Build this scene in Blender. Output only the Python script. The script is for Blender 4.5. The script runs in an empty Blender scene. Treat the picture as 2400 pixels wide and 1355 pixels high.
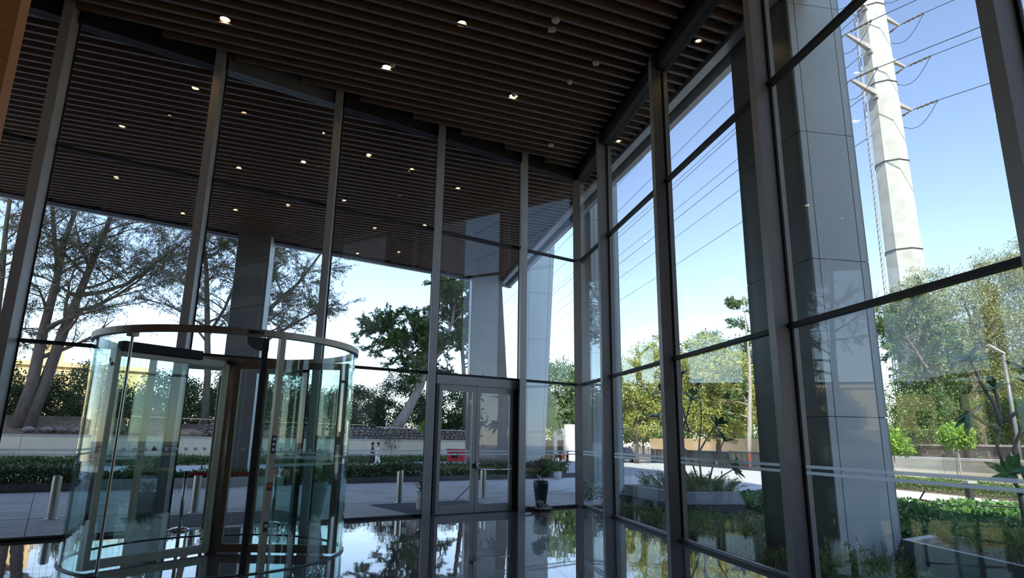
import bpy, math, random
import numpy as np
from mathutils import Vector, Matrix

# ------------------------------------------------------------------ camera, sky, sun, exposure
scn = bpy.context.scene
COL = scn.collection
scn.view_settings.view_transform = 'Standard'
scn.view_settings.look = 'None'
scn.view_settings.gamma = 1.0
scn.view_settings.use_curve_mapping = False
scn.view_settings.exposure = 1.2

PITCH, ROLL = 0.23319, 0.01447
cf = Vector((0, math.cos(PITCH), math.sin(PITCH)))
cu = Vector((0, -math.sin(PITCH), math.cos(PITCH)))
cx = Vector((1, 0, 0))
cX = cx * math.cos(ROLL) + cu * math.sin(ROLL)
cU = cu * math.cos(ROLL) - cx * math.sin(ROLL)
cam = bpy.data.cameras.new('camera')
cam.sensor_fit = 'HORIZONTAL'
cam.sensor_width = 36.0
cam.lens = 1490.8 * 36.0 / 2400.0
cam.clip_start = 0.05
cam.clip_end = 1000
camo = bpy.data.objects.new('camera', cam)
COL.objects.link(camo)
camo.matrix_world = Matrix(((cX.x, cU.x, -cf.x, 0), (cX.y, cU.y, -cf.y, 0), (cX.z, cU.z, -cf.z, 1.65), (0, 0, 0, 1)))
scn.camera = camo

world = bpy.data.worlds.new('sky')
scn.world = world
world.use_nodes = True
wt = world.node_tree
wt.nodes.clear()
sky = wt.nodes.new('ShaderNodeTexSky')
sky.sky_type = 'NISHITA'
sky.sun_disc = False
sky.sun_elevation = math.radians(46)
sky.sun_rotation = math.radians(180)
sky.altitude = 200
sky.air_density = 0.8
sky.dust_density = 0.15
sky.ozone_density = 0.8
bg = wt.nodes.new('ShaderNodeBackground')
bg.inputs['Strength'].default_value = 0.176
wo = wt.nodes.new('ShaderNodeOutputWorld')
tint = wt.nodes.new('ShaderNodeMix'); tint.data_type = 'RGBA'; tint.blend_type = 'MULTIPLY'
tint.inputs['Factor'].default_value = 1.0; tint.inputs['B'].default_value = (1.14, 1.0, 0.98, 1)
wt.links.new(sky.outputs[0], tint.inputs['A'])
wt.links.new(tint.outputs['Result'], bg.inputs['Color'])
wt.links.new(bg.outputs[0], wo.inputs['Surface'])

sunl = bpy.data.lights.new('sun', 'SUN')
sunl.energy = 4.4
sunl.angle = math.radians(0.55)
sunl.color = (1.0, 0.93, 0.82)
suno = bpy.data.objects.new('sun', sunl)
COL.objects.link(suno)
_e = math.radians(46)
suno.rotation_euler = Vector((0.0, -math.cos(_e), math.sin(_e))).to_track_quat('Z', 'Y').to_euler()
suno.location = (0, -60, 70)

try:
    scn.cycles.use_denoising = True
    scn.cycles.transparent_max_bounces = 48
    scn.cycles.max_bounces = 10
    scn.cycles.glossy_bounces = 6
    scn.cycles.diffuse_bounces = 4
    scn.cycles.sample_clamp_indirect = 6.0
    scn.cycles.caustics_reflective = False
    scn.cycles.caustics_refractive = False
except Exception:
    pass

# ------------------------------------------------------------------ frames of the two glass walls
AL, AR = 0.613975, 1.750356
K = Vector((1.923, 17.427, 0))                       # where the two glass walls meet
dL = Vector((math.cos(AL), math.sin(AL), 0)); nL = Vector((-dL.y, dL.x, 0))
dR = Vector((math.cos(AR), math.sin(AR), 0)); nR = Vector((dR.y, -dR.x, 0))
def LP(s, n, z=0.0): return K - dL * s + nL * n + Vector((0, 0, z))
def RP(s, n, z=0.0): return K - dR * s + nR * n + Vector((0, 0, z))
def UP(z): return Vector((0, 0, z))

# ------------------------------------------------------------------ materials
MATS = {}
def nn(t, kind, **kw):
    n = t.nodes.new(kind)
    for k, v in kw.items():
        if k in n.inputs: n.inputs[k].default_value = v
        else: setattr(n, k, v)
    return n
def M(name, col, rough=0.5, metal=0.0, var=0.12, scale=6.0, bump=0.0, bscale=40.0, spec=0.5, stretch=None, emit=None, estr=0.0):
    if name in MATS: return MATS[name]
    m = bpy.data.materials.new(name); m.use_nodes = True
    t = m.node_tree; b = t.nodes['Principled BSDF']
    b.inputs['Roughness'].default_value = rough
    b.inputs['Metallic'].default_value = metal
    b.inputs['Specular IOR Level'].default_value = spec
    tc = nn(t, 'ShaderNodeTexCoord')
    src = tc.outputs['Object']
    if stretch:
        mp = nn(t, 'ShaderNodeMapping'); mp.inputs['Scale'].default_value = stretch
        t.links.new(src, mp.inputs['Vector']); src = mp.outputs['Vector']
    nz = nn(t, 'ShaderNodeTexNoise', Scale=scale, Detail=4.0)
    t.links.new(src, nz.inputs['Vector'])
    rp = nn(t, 'ShaderNodeValToRGB')
    c = Vector(col)
    rp.color_ramp.elements[0].position = 0.3; rp.color_ramp.elements[1].position = 0.7
    rp.color_ramp.elements[0].color = (*[max(0, x * (1 - var)) for x in c], 1)
    rp.color_ramp.elements[1].color = (*[min(1, x * (1 + var)) for x in c], 1)
    t.links.new(nz.outputs['Fac'], rp.inputs['Fac'])
    t.links.new(rp.outputs['Color'], b.inputs['Base Color'])
    if bump:
        n2 = nn(t, 'ShaderNodeTexNoise', Scale=bscale, Detail=5.0)
        t.links.new(src, n2.inputs['Vector'])
        bp = nn(t, 'ShaderNodeBump', Strength=bump, Distance=0.02)
        t.links.new(n2.outputs['Fac'], bp.inputs['Height'])
        t.links.new(bp.outputs['Normal'], b.inputs['Normal'])
    if emit:
        b.inputs['Emission Color'].default_value = (*emit, 1); b.inputs['Emission Strength'].default_value = estr
    MATS[name] = m
    return m

def glass_mat(name, tint, ior=1.5, boost=1.0):
    m = bpy.data.materials.new(name); m.use_nodes = True
    t = m.node_tree; t.nodes.clear()
    tr = nn(t, 'ShaderNodeBsdfTransparent'); tr.inputs['Color'].default_value = (*tint, 1)
    gl = nn(t, 'ShaderNodeBsdfGlossy'); gl.inputs['Roughness'].default_value = 0.0
    gl.inputs['Color'].default_value = (0.95, 1, 0.99, 1)
    # thin-pane reflectance (Schlick), the same from both sides
    f0 = ((ior - 1) / (ior + 1)) ** 2 * boost
    lw = nn(t, 'ShaderNodeLayerWeight'); lw.inputs['Blend'].default_value = 0.5
    pw_ = nn(t, 'ShaderNodeMath', operation='POWER'); pw_.inputs[1].default_value = 5.0
    mu = nn(t, 'ShaderNodeMath', operation='MULTIPLY_ADD'); mu.inputs[1].default_value = 1 - f0; mu.inputs[2].default_value = f0; mu.use_clamp = True
    mx = nn(t, 'ShaderNodeMixShader'); ou = nn(t, 'ShaderNodeOutputMaterial')
    t.links.new(lw.outputs['Facing'], pw_.inputs[0]); t.links.new(pw_.outputs[0], mu.inputs[0]); t.links.new(mu.outputs[0], mx.inputs[0])
    t.links.new(tr.outputs[0], mx.inputs[1]); t.links.new(gl.outputs[0], mx.inputs[2])
    t.links.new(mx.outputs[0], ou.inputs['Surface'])
    MATS[name] = m
    return m

def leaf_mat(name, c1, c2, c3, trans=0.35, rough=0.5):
    m = bpy.data.materials.new(name); m.use_nodes = True
    t = m.node_tree; t.nodes.clear()
    ge = nn(t, 'ShaderNodeNewGeometry')
    rp = nn(t, 'ShaderNodeValToRGB')
    e = rp.color_ramp.elements
    e[0].position = 0.0; e[0].color = (*c1, 1); e[1].position = 1.0; e[1].color = (*c3, 1)
    k = e.new(0.5); k.color = (*c2, 1)
    t.links.new(ge.outputs['Random Per Island'], rp.inputs['Fac'])
    b = nn(t, 'ShaderNodeBsdfPrincipled'); b.inputs['Roughness'].default_value = rough
    b.inputs['Specular IOR Level'].default_value = 0.35
    tl = nn(t, 'ShaderNodeBsdfTranslucent')
    mx = nn(t, 'ShaderNodeMixShader'); mx.inputs[0].default_value = trans
    ou = nn(t, 'ShaderNodeOutputMaterial')
    t.links.new(rp.outputs[0], b.inputs['Base Color']); t.links.new(rp.outputs[0], tl.inputs['Color'])
    t.links.new(b.outputs[0], mx.inputs[1]); t.links.new(tl.outputs[0], mx.inputs[2])
    t.links.new(mx.outputs[0], ou.inputs['Surface'])
    MATS[name] = m
    return m

def marble_mat():
    m = bpy.data.materials.new('polished_marble'); m.use_nodes = True
    t = m.node_tree; b = t.nodes['Principled BSDF']
    tc = nn(t, 'ShaderNodeTexCoord')
    n1 = nn(t, 'ShaderNodeTexNoise', Scale=0.7, Detail=8.0, Roughness=0.6)
    t.links.new(tc.outputs['Object'], n1.inputs['Vector'])
    rp = nn(t, 'ShaderNodeValToRGB')
    rp.color_ramp.elements[0].color = (0.095, 0.090, 0.098, 1); rp.color_ramp.elements[0].position = 0.3
    rp.color_ramp.elements[1].color = (0.19, 0.18, 0.19, 1); rp.color_ramp.elements[1].position = 0.75
    t.links.new(n1.outputs['Fac'], rp.inputs['Fac'])
    # thin pale veins: narrow band of a distorted noise field
    mp = nn(t, 'ShaderNodeMapping'); mp.inputs['Scale'].default_value = (0.35, 1.0, 1.0); mp.inputs['Rotation'].default_value = (0, 0, 0.5)
    t.links.new(tc.outputs['Object'], mp.inputs['Vector'])
    n2 = nn(t, 'ShaderNodeTexNoise', Scale=1.6, Detail=6.0, Distortion=1.2)
    t.links.new(mp.outputs['Vector'], n2.inputs['Vector'])
    rv = nn(t, 'ShaderNodeValToRGB')
    el = rv.color_ramp.elements
    el[0].position = 0.488; el[0].color = (0, 0, 0, 1); el[1].position = 0.512; el[1].color = (0, 0, 0, 1)
    k = el.new(0.5); k.color = (1, 1, 1, 1)
    t.links.new(n2.outputs['Fac'], rv.inputs['Fac'])
    n3 = nn(t, 'ShaderNodeTexNoise', Scale=0.9, Detail=2.0)
    t.links.new(tc.outputs['Object'], n3.inputs['Vector'])
    mr = nn(t, 'ShaderNodeMapRange'); mr.inputs[1].default_value = 0.5; mr.inputs[2].default_value = 0.75; mr.inputs[3].default_value = 0; mr.inputs[4].default_value = 0.5
    t.links.new(n3.outputs['Fac'], mr.inputs[0])
    mu = nn(t, 'ShaderNodeMath', operation='MULTIPLY')
    t.links.new(rv.outputs[0], mu.inputs[0]); t.links.new(mr.outputs[0], mu.inputs[1])
    mx = nn(t, 'ShaderNodeMix', data_type='RGBA')
    t.links.new(mu.outputs[0], mx.inputs['Factor']); t.links.new(rp.outputs[0], mx.inputs['A'])
    mx.inputs['B'].default_value = (0.55, 0.54, 0.55, 1)
    t.links.new(mx.outputs['Result'], b.inputs['Base Color'])
    b.inputs['Roughness'].default_value = 0.025
    b.inputs['IOR'].default_value = 1.75
    bn = nn(t, 'ShaderNodeTexNoise', Scale=1.6, Detail=1.0)
    t.links.new(tc.outputs['Object'], bn.inputs['Vector'])
    bp = nn(t, 'ShaderNodeBump', Strength=0.10, Distance=0.012)
    t.links.new(bn.outputs['Fac'], bp.inputs['Height']); t.links.new(bp.outputs['Normal'], b.inputs['Normal'])
    MATS['marble'] = m
    return m

def wood_mat(name, c1, c2, rough=0.45, axis_scale=(1, 12, 12)):
    m = bpy.data.materials.new(name); m.use_nodes = True
    t = m.node_tree; b = t.nodes['Principled BSDF']
    tc = nn(t, 'ShaderNodeTexCoord'); mp = nn(t, 'ShaderNodeMapping'); mp.inputs['Scale'].default_value = axis_scale
    mp.inputs['Rotation'].default_value = (0, 0, -0.3927)
    t.links.new(tc.outputs['Object'], mp.inputs['Vector'])
    nz = nn(t, 'ShaderNodeTexNoise', Scale=2.0, Detail=5.0, Distortion=0.6)
    t.links.new(mp.outputs[0], nz.inputs['Vector'])
    rp = nn(t, 'ShaderNodeValToRGB'); rp.color_ramp.elements[0].color = (*c1, 1); rp.color_ramp.elements[1].color = (*c2, 1)
    rp.color_ramp.elements[0].position = 0.3; rp.color_ramp.elements[1].position = 0.7
    t.links.new(nz.outputs['Fac'], rp.inputs['Fac']); t.links.new(rp.outputs[0], b.inputs['Base Color'])
    b.inputs['Roughness'].default_value = rough
    MATS[name] = m
    return m

def frosted(name, col, see=0.35):
    m = bpy.data.materials.new(name); m.use_nodes = True
    t = m.node_tree; t.nodes.clear()
    a = nn(t, 'ShaderNodeBsdfTransparent'); b = nn(t, 'ShaderNodeBsdfTranslucent'); c = nn(t, 'ShaderNodeBsdfDiffuse')
    b.inputs['Color'].default_value = (*col, 1); c.inputs['Color'].default_value = (*col, 1)
    m1 = nn(t, 'ShaderNodeMixShader'); m1.inputs[0].default_value = 0.3
    m2 = nn(t, 'ShaderNodeMixShader'); m2.inputs[0].default_value = see
    o = nn(t, 'ShaderNodeOutputMaterial')
    t.links.new(b.outputs[0], m1.inputs[1]); t.links.new(c.outputs[0], m1.inputs[2])
    t.links.new(m1.outputs[0], m2.inputs[1]); t.links.new(a.outputs[0], m2.inputs[2]); t.links.new(m2.outputs[0], o.inputs['Surface'])
    MATS[name] = m
frosted('stripe', (0.86, 0.93, 0.95))
M('head_grey', (0.16, 0.17, 0.175), 0.5, 0, 0.06, 1)
marble_mat()
glass_mat('facade_glass', (0.93, 0.965, 0.955), 1.42, 1.0)
glass_mat('drum_glass', (0.87, 0.955, 0.94), 1.45, 1.0)
glass_mat('wing_glass', (0.93, 0.975, 0.965), 1.45, 1.0)
wood_mat('slat_wood', (0.15, 0.098, 0.070), (0.24, 0.165, 0.122))
wood_mat('veneer', (0.42, 0.165, 0.055), (0.55, 0.24, 0.09), 0.4, (3, 3, 14))
M('alu', (0.36, 0.365, 0.37), 0.42, 0.2, 0.05, 3)
M('alu_dark', (0.045, 0.047, 0.05), 0.4, 0.3, 0.06, 3)
M('gasket', (0.012, 0.012, 0.014), 0.6, 0, 0.1)
M('black', (0.01, 0.01, 0.011), 0.7, 0, 0.1)

M('bronze', (0.34, 0.30, 0.245), 0.4, 0.4, 0.08, 4)
M('steel', (0.55, 0.55, 0.53), 0.28, 0.95, 0.06, 4)
M('chrome', (0.75, 0.76, 0.77), 0.1, 1.0, 0.03, 4)
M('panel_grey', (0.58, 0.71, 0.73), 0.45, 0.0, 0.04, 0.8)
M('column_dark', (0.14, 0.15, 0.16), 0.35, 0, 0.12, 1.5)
M('joint', (0.10, 0.12, 0.13), 0.8)
M('fascia', (0.55, 0.58, 0.60), 0.45, 0.2, 0.05, 1)
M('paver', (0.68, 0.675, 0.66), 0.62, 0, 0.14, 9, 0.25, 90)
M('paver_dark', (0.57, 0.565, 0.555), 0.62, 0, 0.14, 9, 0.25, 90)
M('grout', (0.25, 0.25, 0.255), 0.9)
M('drain', (0.07, 0.072, 0.076), 0.6, 0.2)
M('mat', (0.14, 0.15, 0.17), 0.95, 0, 0.12, 60, 0.5, 200)
M('road', (0.42, 0.43, 0.44), 0.85, 0, 0.08, 3, 0.2, 60)
M('walk', (0.55, 0.55, 0.545), 0.85, 0, 0.06, 2, 0.2, 60)
M('soil', (0.22, 0.165, 0.12), 0.95, 0, 0.5, 5, 0.6, 25)
M('soil_dry', (0.33, 0.23, 0.165), 0.95, 0, 0.3, 3, 0.6, 20)
M('kerb_dark', (0.075, 0.078, 0.082), 0.6, 0, 0.15, 6)
M('kerb_light', (0.40, 0.41, 0.42), 0.6, 0, 0.1, 6)
M('cream', (0.80, 0.72, 0.57), 0.85, 0, 0.06, 1.2, 0.2, 50)
M('cream_cap', (0.52, 0.50, 0.47), 0.8, 0, 0.08, 2)
M('rubble_mortar', (0.13, 0.115, 0.10), 0.95, 0, 0.3, 4, 0.5, 18)
M('stone_a', (0.24, 0.215, 0.20), 0.9, 0, 0.3, 4, 0.5, 14)
M('stone_b', (0.30, 0.24, 0.20), 0.9, 0, 0.3, 4, 0.5, 14)
M('stone_c', (0.21, 0.21, 0.22), 0.9, 0, 0.3, 4, 0.5, 14)
M('ochre', (0.80, 0.60, 0.32), 0.9, 0, 0.1, 1, 0.3, 30)
M('bark', (0.15, 0.125, 0.105), 0.95, 0, 0.3, 5, 0.6, 12, stretch=(1, 1, 0.25))
M('bark_pale', (0.34, 0.31, 0.28), 0.95, 0, 0.25, 5, 0.6, 12, stretch=(1, 1, 0.25))
M('twig', (0.15, 0.13, 0.105), 0.9, 0, 0.2, 5)
leaf_mat('leaf_grey', (0.10, 0.12, 0.065), (0.165, 0.18, 0.10), (0.27, 0.26, 0.16), 0.3)
leaf_mat('leaf_dark', (0.045, 0.08, 0.04), (0.08, 0.135, 0.058), (0.16, 0.22, 0.10), 0.25)
leaf_mat('leaf_hedge', (0.07, 0.12, 0.055), (0.12, 0.19, 0.085), (0.22, 0.29, 0.15), 0.25, 0.35)
leaf_mat('leaf_mid', (0.05, 0.10, 0.03), (0.10, 0.18, 0.05), (0.19, 0.27, 0.09), 0.3)
leaf_mat('leaf_olive', (0.15, 0.18, 0.075), (0.27, 0.31, 0.135), (0.42, 0.43, 0.20), 0.3)
leaf_mat('leaf_yellow', (0.17, 0.23, 0.055), (0.36, 0.40, 0.11), (0.58, 0.55, 0.17), 0.3)
leaf_mat('leaf_bright', (0.14, 0.28, 0.04), (0.24, 0.42, 0.07), (0.38, 0.55, 0.12), 0.4)
leaf_mat('leaf_cover', (0.05, 0.13, 0.035), (0.10, 0.22, 0.06), (0.19, 0.34, 0.11), 0.25, 0.3)
leaf_mat('leaf_fern', (0.15, 0.23, 0.07), (0.28, 0.38, 0.13), (0.44, 0.53, 0.23), 0.35)
leaf_mat('leaf_dry', (0.20, 0.15, 0.09), (0.32, 0.25, 0.16), (0.45, 0.37, 0.26), 0.2)
M('plumeria_leaf', (0.055, 0.17, 0.035), 0.35, 0, 0.3, 5)
M('plumeria_stem', (0.24, 0.23, 0.21), 0.9, 0, 0.2, 10)
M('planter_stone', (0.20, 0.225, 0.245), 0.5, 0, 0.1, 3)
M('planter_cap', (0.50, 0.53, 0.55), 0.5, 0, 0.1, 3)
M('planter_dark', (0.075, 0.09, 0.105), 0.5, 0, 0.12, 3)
M('pot_green', (0.018, 0.045, 0.052), 0.28, 0, 0.1, 4)
M('pot_white', (0.70, 0.72, 0.72), 0.35, 0, 0.05, 4)
M('pot_pale', (0.50, 0.55, 0.55), 0.35, 0, 0.05, 4)
M('red_paint', (0.50, 0.02, 0.025), 0.4, 0, 0.08, 4)
M('red_dark', (0.30, 0.02, 0.02), 0.5, 0, 0.08, 4)
M('orange', (0.85, 0.13, 0.03), 0.5, 0, 0.06, 4)
M('white', (0.80, 0.80, 0.79), 0.5, 0, 0.03, 4)
M('belt', (0.50, 0.015, 0.035), 0.6, 0, 0.06, 10)
M('concrete', (0.62, 0.62, 0.61), 0.8, 0, 0.12, 2, 0.25, 30)
M('concrete_b', (0.70, 0.70, 0.68), 0.8, 0, 0.12, 2, 0.25, 30)
M('pylon', (0.42, 0.43, 0.41), 0.65, 0.0, 0.14, 1.2)
M('pylon_arm', (0.42, 0.41, 0.40), 0.6, 0.2, 0.1, 2)
M('wire', (0.05, 0.06, 0.08), 0.6)
M('insul', (0.16, 0.145, 0.14), 0.4)
M('fence', (0.05, 0.055, 0.06), 0.5, 0.3)
M('skin', (0.30, 0.17, 0.11), 0.6, 0, 0.05)
M('hair', (0.012, 0.010, 0.009), 0.6, 0, 0.1)
M('cloth_white', (0.78, 0.79, 0.80), 0.85, 0, 0.04, 12)
M('cloth_maroon', (0.085, 0.03, 0.025), 0.85, 0, 0.1, 12)
M('cloth_black', (0.018, 0.018, 0.02), 0.85, 0, 0.1, 12)
M('cloth_blue', (0.16, 0.27, 0.48), 0.85, 0, 0.1, 12)
M('rag', (0.42, 0.37, 0.33), 0.95, 0, 0.25, 14, 0.5, 40)
M('rock', (0.30, 0.28, 0.26), 0.9, 0, 0.3, 8, 0.6, 30)
M('cable', (0.03, 0.03, 0.032), 0.5)
M('rubber', (0.015, 0.015, 0.016), 0.7)
M('paint_white_car', (0.75, 0.76, 0.77), 0.2, 0, 0.02)
M('paint_grey_car', (0.08, 0.085, 0.09), 0.2, 0, 0.02)
M('dark_glass', (0.015, 0.018, 0.02), 0.05, 0, 0.02)
M('green_sheet', (0.02, 0.35, 0.22), 0.8, 0, 0.1, 3)
M('sign_stone', (0.17, 0.14, 0.12), 0.8, 0, 0.25, 3, 0.3, 20)
M('sign_letter', (0.27, 0.25, 0.235), 0.6)
M('lamp_glow', (1, 0.8, 0.5), 0.4, 0, 0.01, 4, emit=(1.0, 0.66, 0.32), estr=40.0)
M('lamp_glow_out', (1, 0.8, 0.5), 0.4, 0, 0.01, 4, emit=(1.0, 0.66, 0.32), estr=26.0)
M('upper_wall', (0.33, 0.34, 0.36), 0.6, 0, 0.08, 1)
M('room_wall', (0.30, 0.22, 0.16), 0.6, 0, 0.12, 1)
M('plate', (0.66, 0.67, 0.66), 0.4, 0.2, 0.05)
M('ink', (0.03, 0.03, 0.04), 0.6)

# ------------------------------------------------------------------ mesh helpers
class MB:
    def __init__(self): self.v = []; self.f = []
    def add(self, vs, fs):
        o = len(self.v); self.v += [tuple(x) for x in vs]; self.f += [tuple(i + o for i in q) for q in fs]; return self
    def prism(self, poly, up):
        """polygon (list of points) swept along vector up"""
        n = len(poly); p = [Vector(x) for x in poly]; u = Vector(up)
        vs = p + [x + u for x in p]
        a = (p[1] - p[0]).cross(p[2] - p[0]).dot(u)
        fs = [tuple(range(n - 1, -1, -1)), tuple(range(n, 2 * n))] + [(i, (i + 1) % n, n + (i + 1) % n, n + i) for i in range(n)]
        if a < 0: fs = [tuple(reversed(q)) for q in fs]
        return self.add(vs, fs)
    def hexa(self, b, t):
        """four bottom and four top points"""
        b = [Vector(x) for x in b]; t = [Vector(x) for x in t]
        a = (b[1] - b[0]).cross(b[2] - b[0]).dot(t[0] - b[0])
        fs = [(3, 2, 1, 0), (4, 5, 6, 7), (0, 1, 5, 4), (1, 2, 6, 5), (2, 3, 7, 6), (3, 0, 4, 7)]
        if a < 0: fs = [tuple(reversed(q)) for q in fs]
        return self.add(b + t, fs)
    def box(self, x0, x1, y0, y1, z0, z1):
        return self.prism([(x0, y0, z0), (x1, y0, z0), (x1, y1, z0), (x0, y1, z0)], (0, 0, z1 - z0))
    def obox(self, c, ax, ay, az):
        """box from its centre and three half vectors"""
        c = Vector(c); ax = Vector(ax); ay = Vector(ay); az = Vector(az)
        return self.hexa([c - ax - ay - az, c + ax - ay - az, c + ax + ay - az, c - ax + ay - az],
                         [c - ax - ay + az, c + ax - ay + az, c + ax + ay + az, c - ax + ay + az])
    def bar(self, a, b, w, h=None, side=None):
        a = Vector(a); b = Vector(b); d = (b - a); h = h or w
        s = Vector(side) if side else (d.cross(Vector((0, 0, 1))) if abs(d.normalized().z) < 0.99 else Vector((1, 0, 0)))
        s = s.normalized(); u = s.cross(d).normalized()
        return self.obox((a + b) / 2, d / 2, s * w / 2, u * h / 2)
    def tube(self, path, r, n=8, cap=True):
        path = [Vector(q) for q in path]; m = len(path)
        if not hasattr(r, '__len__'): r = [r] * m
        vs = []; prev = None
        for i, q in enumerate(path):
            d = (path[min(i + 1, m - 1)] - path[max(i - 1, 0)])
            d = d.normalized() if d.length > 1e-9 else Vector((0, 0, 1))
            if prev is None:
                s = d.cross(Vector((0.3, 0.2, 1)) if abs(d.z) < 0.9 else Vector((1, 0.2, 0))).normalized()
            else:
                s = (prev - d * prev.dot(d)); s = s.normalized() if s.length > 1e-6 else d.orthogonal().normalized()
            prev = s; u = d.cross(s)
            for k in range(n):
                a = 2 * math.pi * k / n; vs.append(q + (s * math.cos(a) + u * math.sin(a)) * r[i])
        fs = [(i * n + k, i * n + (k + 1) % n, (i + 1) * n + (k + 1) % n, (i + 1) * n + k) for i in range(m - 1) for k in range(n)]
        if cap: fs += [tuple(range(n - 1, -1, -1)), tuple((m - 1) * n + k for k in range(n))]
        return self.add(vs, fs)
    def lathe(self, prof, c=(0, 0, 0), n=24, cap=True):
        c = Vector(c); vs = []; m = len(prof)
        for (r, z) in prof:
            for k in range(n):
                a = 2 * math.pi * k / n; vs.append(c + Vector((r * math.cos(a), r * math.sin(a), z)))
        fs = [(i * n + k, i * n + (k + 1) % n, (i + 1) * n + (k + 1) % n, (i + 1) * n + k) for i in range(m - 1) for k in range(n)]
        if cap: fs += [tuple(range(n - 1, -1, -1)), tuple((m - 1) * n + k for k in range(n))]
        return self.add(vs, fs)
    def blob(self, c, rx, ry, rz, rng, jit=0.12, nu=10, nv=7):
        c = Vector(c); vs = []; fs = []
        for j in range(1, nv):
            th = math.pi * j / nv
            for i in range(nu):
                a = 2 * math.pi * i / nu; k = 1 + rng.uniform(-jit, jit)
                vs.append(c + Vector((rx * k * math.sin(th) * math.cos(a), ry * k * math.sin(th) * math.sin(a), rz * k * math.cos(th))))
        top = len(vs); vs.append(c + Vector((0, 0, rz))); bot = len(vs); vs.append(c - Vector((0, 0, rz)))
        for j in range(nv - 2):
            for i in range(nu):
                fs.append((j * nu + i, (j + 1) * nu + i, (j + 1) * nu + (i + 1) % nu, j * nu + (i + 1) % nu))
        for i in range(nu):
            fs.append((top, i, (i + 1) % nu)); o = (nv - 2) * nu; fs.append((bot, o + (i + 1) % nu, o + i))
        return self.add(vs, fs)
    def mesh(self, name, mat=None, smooth=False):
        me = bpy.data.meshes.new(name); me.from_pydata(self.v, [], self.f); me.update()
        if mat: me.materials.append(MATS[mat])
        if smooth:
            me.polygons.foreach_set('use_smooth', [True] * len(me.polygons))
        return me
    def build(self, name, mat, parent=None, smooth=False, bevel=0.0):
        o = bpy.data.objects.new(name, self.mesh(name, mat, smooth)); COL.objects.link(o)
        if parent: o.parent = parent
        if bevel:
            b = o.modifiers.new('bevel', 'BEVEL'); b.width = bevel; b.segments = 2; b.limit_method = 'ANGLE'
        return o
def tag(o, label=None, cat=None, group=None, kind=None):
    if label: o['label'] = label
    if cat: o['category'] = cat
    if group: o['group'] = group
    if kind: o['kind'] = kind
    return o
def empty(name, loc=(0, 0, 0), rz=0.0, parent=None):
    o = bpy.data.objects.new(name, None); COL.objects.link(o)
    o.empty_display_size = 0.2
    o.location = loc; o.rotation_euler = (0, 0, rz)
    if parent: o.parent = parent
    return o
def thing(name, label, cat, loc=(0, 0, 0), rz=0.0, group=None):
    return tag(empty(name, loc, rz), label, cat, group)
def struct(name, label=None):
    return tag(empty(name), label, None, None, 'structure')
def copy_tree(o, parent=None):
    c = o.copy(); COL.objects.link(c); c.parent = parent
    for ch in list(o.children): copy_tree(ch, c)
    return c
def pL(s0, s1, n0, n1, z): return [LP(s0, n0, z), LP(s1, n0, z), LP(s1, n1, z), LP(s0, n1, z)]
def pR(s0, s1, n0, n1, z): return [RP(s0, n0, z), RP(s1, n0, z), RP(s1, n1, z), RP(s0, n1, z)]
def boxL(mb, s0, s1, n0, n1, z0, z1): return mb.prism(pL(s0, s1, n0, n1, z0), UP(z1 - z0))
def boxR(mb, s0, s1, n0, n1, z0, z1): return mb.prism(pR(s0, s1, n0, n1, z0), UP(z1 - z0))
def azim(v): return math.atan2(v.y, v.x)

def leaves(name, pts, size, mat, parent, seed=0, aspect=0.45, droop=0.0, dirs=None, up=0.0, kind='stuff', vary=0.4):
    """many small leaves as one mesh: each leaf is a folded rhombus of two triangles"""
    r = np.random.default_rng(seed); pts = np.asarray(pts, float); n = len(pts)
    d = r.normal(size=(n, 3)); d[:, 2] -= droop
    if dirs is not None: d = d * 0.45 + dirs * 1.2
    d /= np.linalg.norm(d, axis=1, keepdims=True) + 1e-9
    w = r.normal(size=(n, 3)); w[:, 2] *= (1 - up)
    s = np.cross(d, w); s /= np.linalg.norm(s, axis=1, keepdims=True) + 1e-9
    nm = np.cross(d, s)
    L = (size * (1 + vary * r.uniform(-1, 1, n)))[:, None]
    V = np.empty((n, 4, 3))
    V[:, 0] = pts; V[:, 1] = pts + d * L * 0.5 + s * L * aspect * 0.5 + nm * L * 0.06
    V[:, 2] = pts + d * L; V[:, 3] = pts + d * L * 0.5 - s * L * aspect * 0.5 + nm * L * 0.06
    me = bpy.data.meshes.new(name)
    me.vertices.add(4 * n); me.loops.add(4 * n); me.polygons.add(n)
    me.vertices.foreach_set('co', V.reshape(-1).astype(np.float32))
    me.loops.foreach_set('vertex_index', np.arange(4 * n, dtype=np.int32))
    me.polygons.foreach_set('loop_start', np.arange(0, 4 * n, 4, dtype=np.int32))
    me.update(calc_edges=True)
    me.materials.append(MATS[mat])
    o = bpy.data.objects.new(name, me); COL.objects.link(o); o.parent = parent
    if kind: o['kind'] = kind
    return o
# ------------------------------------------------------------------ the room shell
ZH, ZS = 9.0, 9.2                    # head of the glass, underside of the slats
T1, T2 = 3.13, 6.59                  # the two transoms
fl = tag(MB().prism([LP(18, 0.0, -0.2), LP(0, 0, -0.2), RP(20, 0, -0.2), K - dL * 18 - dR * 20 + UP(-0.2)], UP(0.2)).build('floor', 'marble'),
         'polished dark grey marble floor with pale veins', kind='structure')
far = K - dL * 18 - dR * 20
wb = MB(); wb.prism([RP(20, 0), far, far - dR * 0.3, RP(20.3, 0)], UP(9.9)); tag(wb.build('wall_back', 'room_wall'), 'brown wall behind the entrance hall', kind='structure')
ws = MB(); ws.prism([LP(18, 0), far, far - dL * 0.3, LP(18.3, 0)], UP(9.9)); tag(ws.build('wall_side', 'room_wall'), 'brown end wall of the entrance hall', kind='structure')

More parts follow.
